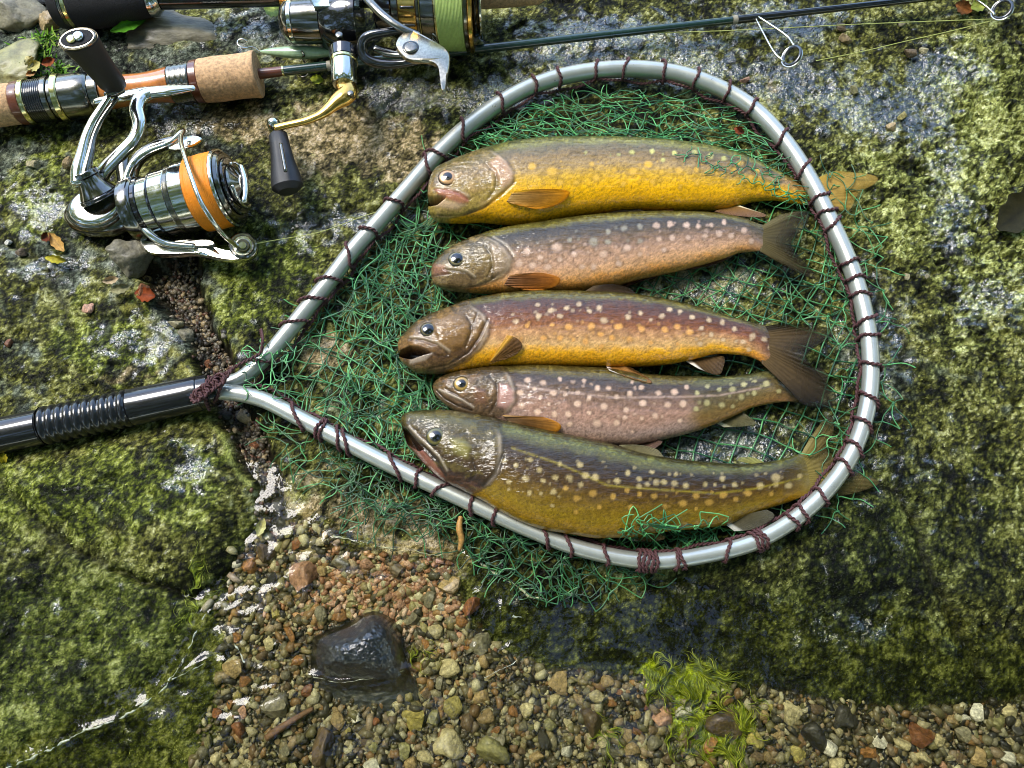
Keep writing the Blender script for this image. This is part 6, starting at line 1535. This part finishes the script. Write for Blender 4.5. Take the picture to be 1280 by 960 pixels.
# twig, straw, leaves
mtwig = mat("brown_twig", (.16, .085, .045), .7, nscale=500, namp=.5, bscale=900, bdist=.0004)
zt = float(gz(360, 905)) + .0045
tw = pxtube("twig", [(333, 923, zt), (345, 914, zt + .001), (362, 903, zt + .0015), (380, 892, zt + .002), (391, 886, zt + .001)], [4.5, 5, 4, 3.6, 2.8], mtwig, None, n=26, sides=10); tag(tw, "brown twig lying in the gravel left below the black rock", "twig")
tw = pxtube("twig", [(576, 646, .006), (574, 660, .005), (577, 674, .003), (574, 688, .001)], [3, 4.4, 4, 2], mat("orange_stem", (.38, .2, .05), .5, nscale=400, namp=.5), None, n=24, sides=10); tag(tw, "short orange brown stem sticking down from under the hoop", "twig")
def leaf(pts, z, colr, label, curl=.003, name="leaf", cat="leaf", group="fallen leaves and petals"):
    """pts: spine from stalk to tip, with half width in px"""
    (x0, y0), (x1, y1), hw = pts
    n, m_ = 16, 9
    t = np.linspace(0, 1, n); v = np.linspace(-1, 1, m_)
    ln = math.hypot(x1 - x0, y1 - y0); nxl, nyl = -(y1 - y0) / ln, (x1 - x0) / ln
    wdt = hw * np.sin(math.pi * np.clip(t, .02, .98)) ** .7 * (1 + .12 * np.sin(t * 23 + x0))
    px = x0 + (x1 - x0) * t[:, None] + nxl * wdt[:, None] * v[None]; py = y0 + (y1 - y0) * t[:, None] + nyl * wdt[:, None] * v[None]
    zz = z + .0004 + hr(px.mean(), py.mean()) * 0 + gz(px, py).mean() + curl * (v[None] ** 2) * np.sin(math.pi * t)[:, None] + curl * .6 * np.sin(t * 4 + x0)[:, None]
    w = P(px, py, zz); w2 = w.copy(); w2[..., 2] -= .00025
    c = lin(colr) * (1 + .35 * fbm(px / 4, py / 4, 3, 9))[..., None] * (1 - .35 * np.exp(-(v / .12) ** 2))[None, :, None]
    o = mesh_np(name, np.vstack([w.reshape(-1, 3), w2.reshape(-1, 3)]), np.vstack([grid_quads(n, m_), grid_quads(n, m_)[:, ::-1] + n * m_]), None, mlf, None, np.clip(np.vstack([c.reshape(-1, 3)] * 2), .003, .9))
    tag(o, label, cat, group)
mlf = mat("leaf", rough=.5, attr='Col', nscale=800, namp=.3, coat=0, coatr=.3, spec=.1)
leaf(((1247, 286), (1310, 240), 24), .004, (40, 37, 18), "dark olive brown leaf cut by the right edge", .004)
leaf(((32, 71), (40, 80), 7), .008, (186, 174, 120), "cream leaflet among the moss above the cork grip"); leaf(((34, 86), (50, 78), 7), .009, (176, 166, 104), "second cream leaflet right of the first, over the moss"); leaf(((52, 80), (68, 74), 6), .008, (130, 70, 40), "rust brown leaflet in the moss patch")
leaf(((32, 94), (46, 88), 4), .008, (168, 128, 84), "small tan leaflet under the cream ones")
leaf(((60, 291), (80, 314), 7), .002, (176, 138, 76), "curled tan leaf on the slab left of the silver reel"); leaf(((56, 322), (82, 326), 5), .003, (160, 150, 50), "yellow crescent leaf below the curled tan one"); leaf(((52, 300), (62, 292), 6), .002, (96, 48, 30), "dark red brown leaf next to the curled tan one")
leaf(((128, 352), (148, 348), 5), .006, (176, 156, 124), "pale curled petal by the grey brown stone"); leaf(((138, 364), (162, 358), 6), .004, (128, 124, 90), "grey green curled leaf below the petal"); leaf(((168, 366), (194, 370), 9), .004, (122, 58, 28), "wet red brown leaf in the top of the crack")
leaf(((0, 565), (6, 580), 6), .002, (186, 168, 50), "yellow leaf at the left edge under the handle"); leaf(((138, 39), (182, 24), 7), .010, (70, 122, 30), "fresh green leaf lying under the black foam grip")
leaf(((330, 10), (352, 14), 9), .008, (150, 168, 84), "pale green leaf between the black grip and the reel"); leaf(((1195, 4), (1215, 14), 9), .004, (130, 82, 44), "tan brown leaf by the rod's far end"); leaf(((1214, 10), (1234, 2), 8), .004, (156, 164, 70), "yellow green leaf by the rod's far end")
leaf(((918, 160), (930, 166), 5), .018, (120, 58, 34), "small red brown leaf caught in the upper net"); leaf(((388, 98), (404, 100), 6), .004, (150, 160, 50), "yellow green leaf under the dark rod blank")
leaf(((322, 670), (330, 648), 6), .004, (170, 166, 110), "pale leaf standing at the water's edge below the crack")

# moss tufts in the upper left
def tuft(name, spots, n, ln, wd, cols, label, cat, up=.6, seed=3, zl=0.0):
    rg = np.random.default_rng(seed); vs = []; cs = []; qs = []; off = 0
    for (cx_, cy_, rx, ry) in spots:
        for _ in range(n):
            x = cx_ + rg.normal() * rx; y = cy_ + rg.normal() * ry
            a_ = rg.uniform(0, 6.28); L_ = ln * rg.uniform(.6, 1.3)
            b_ = P(x, y, float(gz(x, y)) + zl)
            d = np.array([math.cos(a_), math.sin(a_), up * rg.uniform(.4, 1.6)]); d /= np.linalg.norm(d)
            s_ = np.cross(d, (0, 0, 1)); s_ /= np.linalg.norm(s_) + 1e-9
            bend = rg.normal(0, .4, 3) * L_
            for k in range(5):
                t = k / 4; w_ = wd * math.sin(math.pi * (.12 + .8 * t)); p = b_ + d * L_ * t + bend * t * t
                vs += [p - s_ * w_, p + s_ * w_]
            qs += [(off + 2 * k, off + 2 * k + 1, off + 2 * k + 3, off + 2 * k + 2) for k in range(4)]
            c = lin(cols[rg.integers(len(cols))]) * rg.uniform(.6, 1.3); cs += [c] * 10; off += 10
    o = mesh_np(name, np.array(vs), np.array(qs), None, mlf, None, np.clip(np.array(cs), .002, .9))
    tag(o, label, cat, kind='stuff')
tuft("moss", [(44, 58, 12, 7), (60, 48, 8, 4), (30, 72, 6, 6), (60, 88, 16, 6), (30, 92, 8, 5), (75, 92, 8, 4), (52, 68, 10, 8)], 60, .0042, .0007, [(88, 132, 36), (120, 160, 50), (62, 104, 26), (140, 168, 70)], "fresh green moss tufts between the upper left stones", "moss", seed=3, zl=.001)
# filamentous algae waving in the shallow water
def algae(spots, n, label, seed):
    rg = np.random.default_rng(seed); pts = []; cs = []
    for (x, y, rx, ry, m_) in spots:
        for _ in range(int(n * m_)):
            px = x + rg.uniform(-1, 1) * rx * .8; py = y + rg.normal() * ry * .5
            K = 14; L_ = rg.uniform(12, 46)
            ang = np.empty(K); X = np.empty(K); Y = np.empty(K); qx, qy = px, py
            for k in range(K):
                g_ = 2.6 * float(fbm(np.array(qx / 26), np.array(qy / 26), 2, seed)) + .7 * float(perlin(np.array(qx / 9 + 3), np.array(qy / 9), seed + 4))
                an = math.radians(62) + g_
                X[k] = qx; Y[k] = qy; qx += math.cos(an) * L_ / K; qy += math.sin(an) * L_ / K
            t = np.linspace(0, 1, K)
            zg = gz(X, Y)
            z = np.maximum(np.minimum(zg + .0008 + rg.uniform(0, .006) * np.sin(math.pi * t * .8), WZ - .0010), zg + .0003)
            pts.append(P(X, Y, z))
            cs.append(lin([(120, 138, 14), (156, 170, 24), (84, 104, 14), (176, 186, 60)][rg.integers(4)]) * rg.uniform(.45, 1.05))
    p = np.array(pts); s_, k_ = p.shape[:2]
    t_ = np.gradient(p, axis=1); t_ /= np.linalg.norm(t_, axis=2)[..., None] + 1e-9
    sd_ = np.cross(t_, np.array([0, 0, 1.])); sd_ /= np.linalg.norm(sd_, axis=2)[..., None] + 1e-9
    wid = .00012 * np.sin(np.linspace(.3, math.pi - .1, k_))[None, :, None] * rg.uniform(.5, 1.6, (s_, 1, 1))
    up_ = np.array([0, 0, .0003])
    v = np.stack([p - sd_ * wid, p + up_, p + sd_ * wid], 2)
    g = grid_quads(k_, 3)
    q = (g[None] + (np.arange(s_) * k_ * 3)[:, None, None]).reshape(-1, 4)
    o = mesh_np("algae", v.reshape(-1, 3), q, None, mlf2, None, np.repeat(np.clip(np.array(cs), .003, .9), k_ * 3, 0))
    tag(o, label, "algae", kind='stuff')
mlf2 = mat("bright_algae", rough=.5, attr='Col', nscale=600, namp=.3)
algae([(860, 845, 48, 26, 1.0), (812, 842, 10, 18, .16), (860, 905, 34, 30, .5), (925, 895, 26, 26, .35), (905, 935, 34, 18, .35), (735, 905, 4, 34, .08), (757, 920, 4, 22, .07)], 750, "bright yellow green algae strands waving over the lower gravel", 77)
algae([(250, 710, 8, 24, .5), (236, 750, 8, 20, .4), (520, 812, 12, 8, .2)], 160, "thin green algae along the sunken slab's edge on the left", 78)
# short tufted moss standing on the slabs: colours follow the patch of rock it grows on
def moss_cover(n, seed):
    rg = np.random.default_rng(seed)
    x = rg.uniform(-30, 1310, n); y = rg.uniform(-20, 990, n)
    w0 = P(x, y, 0.0); nx = w0[:, 0] / .0005; ny = -w0[:, 1] / .0005
    dens = fbm(nx / 34, ny / 34, 4, 402) + .35 * fbm(nx / 9, ny / 9, 2, 403)
    ok = (dens > -.08) & (sdf(x, y, GRAV) > 6) & (sdf(x, y, GULLY) > 4)
    x, y = x[ok], y[ok]; n = len(x)
    z = gz(x, y); w = P(x, y, z)
    i = np.clip(np.searchsorted(GX, w[:, 0]), 0, len(GX) - 1); j = np.clip(np.searchsorted(GY, w[:, 1]), 0, len(GY) - 1)
    c = GC[i, j]
    ln = rg.uniform(.0005, .0016, n)[:, None]; wd = rg.uniform(.00018, .00045, n)[:, None]
    a = rg.uniform(0, 6.28, n); el = rg.uniform(.15, 1.1, n)
    d = np.stack([np.cos(a) * np.cos(el), np.sin(a) * np.cos(el), np.sin(el)], -1)
    s_ = np.stack([-np.sin(a), np.cos(a), 0 * a], -1)
    b = w - np.array([0, 0, .0003])
    v = np.stack([b - s_ * wd * .6, b + s_ * wd * .6, b + d * ln * .6 + s_ * wd, b + d * ln + s_ * wd * .2 * 0, b + d * ln * .6 - s_ * wd], 1)
    q = np.arange(n)[:, None] * 5
    quads = np.hstack([q, q + 1, q + 2, q + 4]); tris = np.hstack([q + 4, q + 2, q + 3])
    cc = c * rg.uniform(.7, 1.7, (n, 1)) + .004
    o = mesh_np("moss", v.reshape(-1, 3), quads, tris, mlf, None, np.repeat(np.clip(cc, .002, .8), 5, 0), smooth=False)
    tag(o, "short olive green moss and algae coating the rock slabs", "moss", kind='stuff')
moss_cover(150000, 5)

# thin broken pale ribbon added in place of the light line along the waterline
mglint = mat("pale_glint", (.62, .66, .50), .25, nscale=900, namp=.3, coat=1, coatr=.05)
_bf = mglint.node_tree.nodes['Principled BSDF']; _bf.inputs['Alpha'].default_value = .6
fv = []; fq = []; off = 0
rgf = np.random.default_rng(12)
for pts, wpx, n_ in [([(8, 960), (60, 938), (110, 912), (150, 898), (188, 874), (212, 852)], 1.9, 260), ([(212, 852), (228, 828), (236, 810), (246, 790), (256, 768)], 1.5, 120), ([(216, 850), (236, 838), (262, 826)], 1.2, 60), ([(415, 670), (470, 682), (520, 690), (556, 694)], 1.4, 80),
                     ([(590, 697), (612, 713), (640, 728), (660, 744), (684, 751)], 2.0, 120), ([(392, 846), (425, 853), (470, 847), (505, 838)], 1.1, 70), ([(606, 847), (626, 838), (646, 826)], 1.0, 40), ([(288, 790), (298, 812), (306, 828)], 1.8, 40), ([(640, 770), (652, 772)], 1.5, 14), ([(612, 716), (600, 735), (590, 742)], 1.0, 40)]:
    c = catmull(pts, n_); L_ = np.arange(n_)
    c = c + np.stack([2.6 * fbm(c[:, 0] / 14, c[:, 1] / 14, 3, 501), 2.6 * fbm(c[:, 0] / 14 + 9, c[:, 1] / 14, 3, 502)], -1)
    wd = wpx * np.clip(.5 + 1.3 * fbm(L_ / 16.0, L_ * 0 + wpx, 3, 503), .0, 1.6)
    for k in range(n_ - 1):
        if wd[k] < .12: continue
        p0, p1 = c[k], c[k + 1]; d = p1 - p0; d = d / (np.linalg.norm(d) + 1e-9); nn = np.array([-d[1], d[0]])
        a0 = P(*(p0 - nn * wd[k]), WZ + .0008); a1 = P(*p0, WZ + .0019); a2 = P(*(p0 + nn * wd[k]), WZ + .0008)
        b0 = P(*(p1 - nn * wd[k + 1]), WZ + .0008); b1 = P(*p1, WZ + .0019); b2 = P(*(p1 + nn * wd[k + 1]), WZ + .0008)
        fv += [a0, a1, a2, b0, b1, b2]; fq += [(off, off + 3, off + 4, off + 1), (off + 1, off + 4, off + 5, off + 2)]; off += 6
fo = mesh_np("foam", np.array(fv), np.array(fq), None, mglint)  # no real foam: pale ribbon standing in for the light line
tag(fo, "thin broken pale ribbon added for the bright light line at the waterline", "foam", kind='stuff')
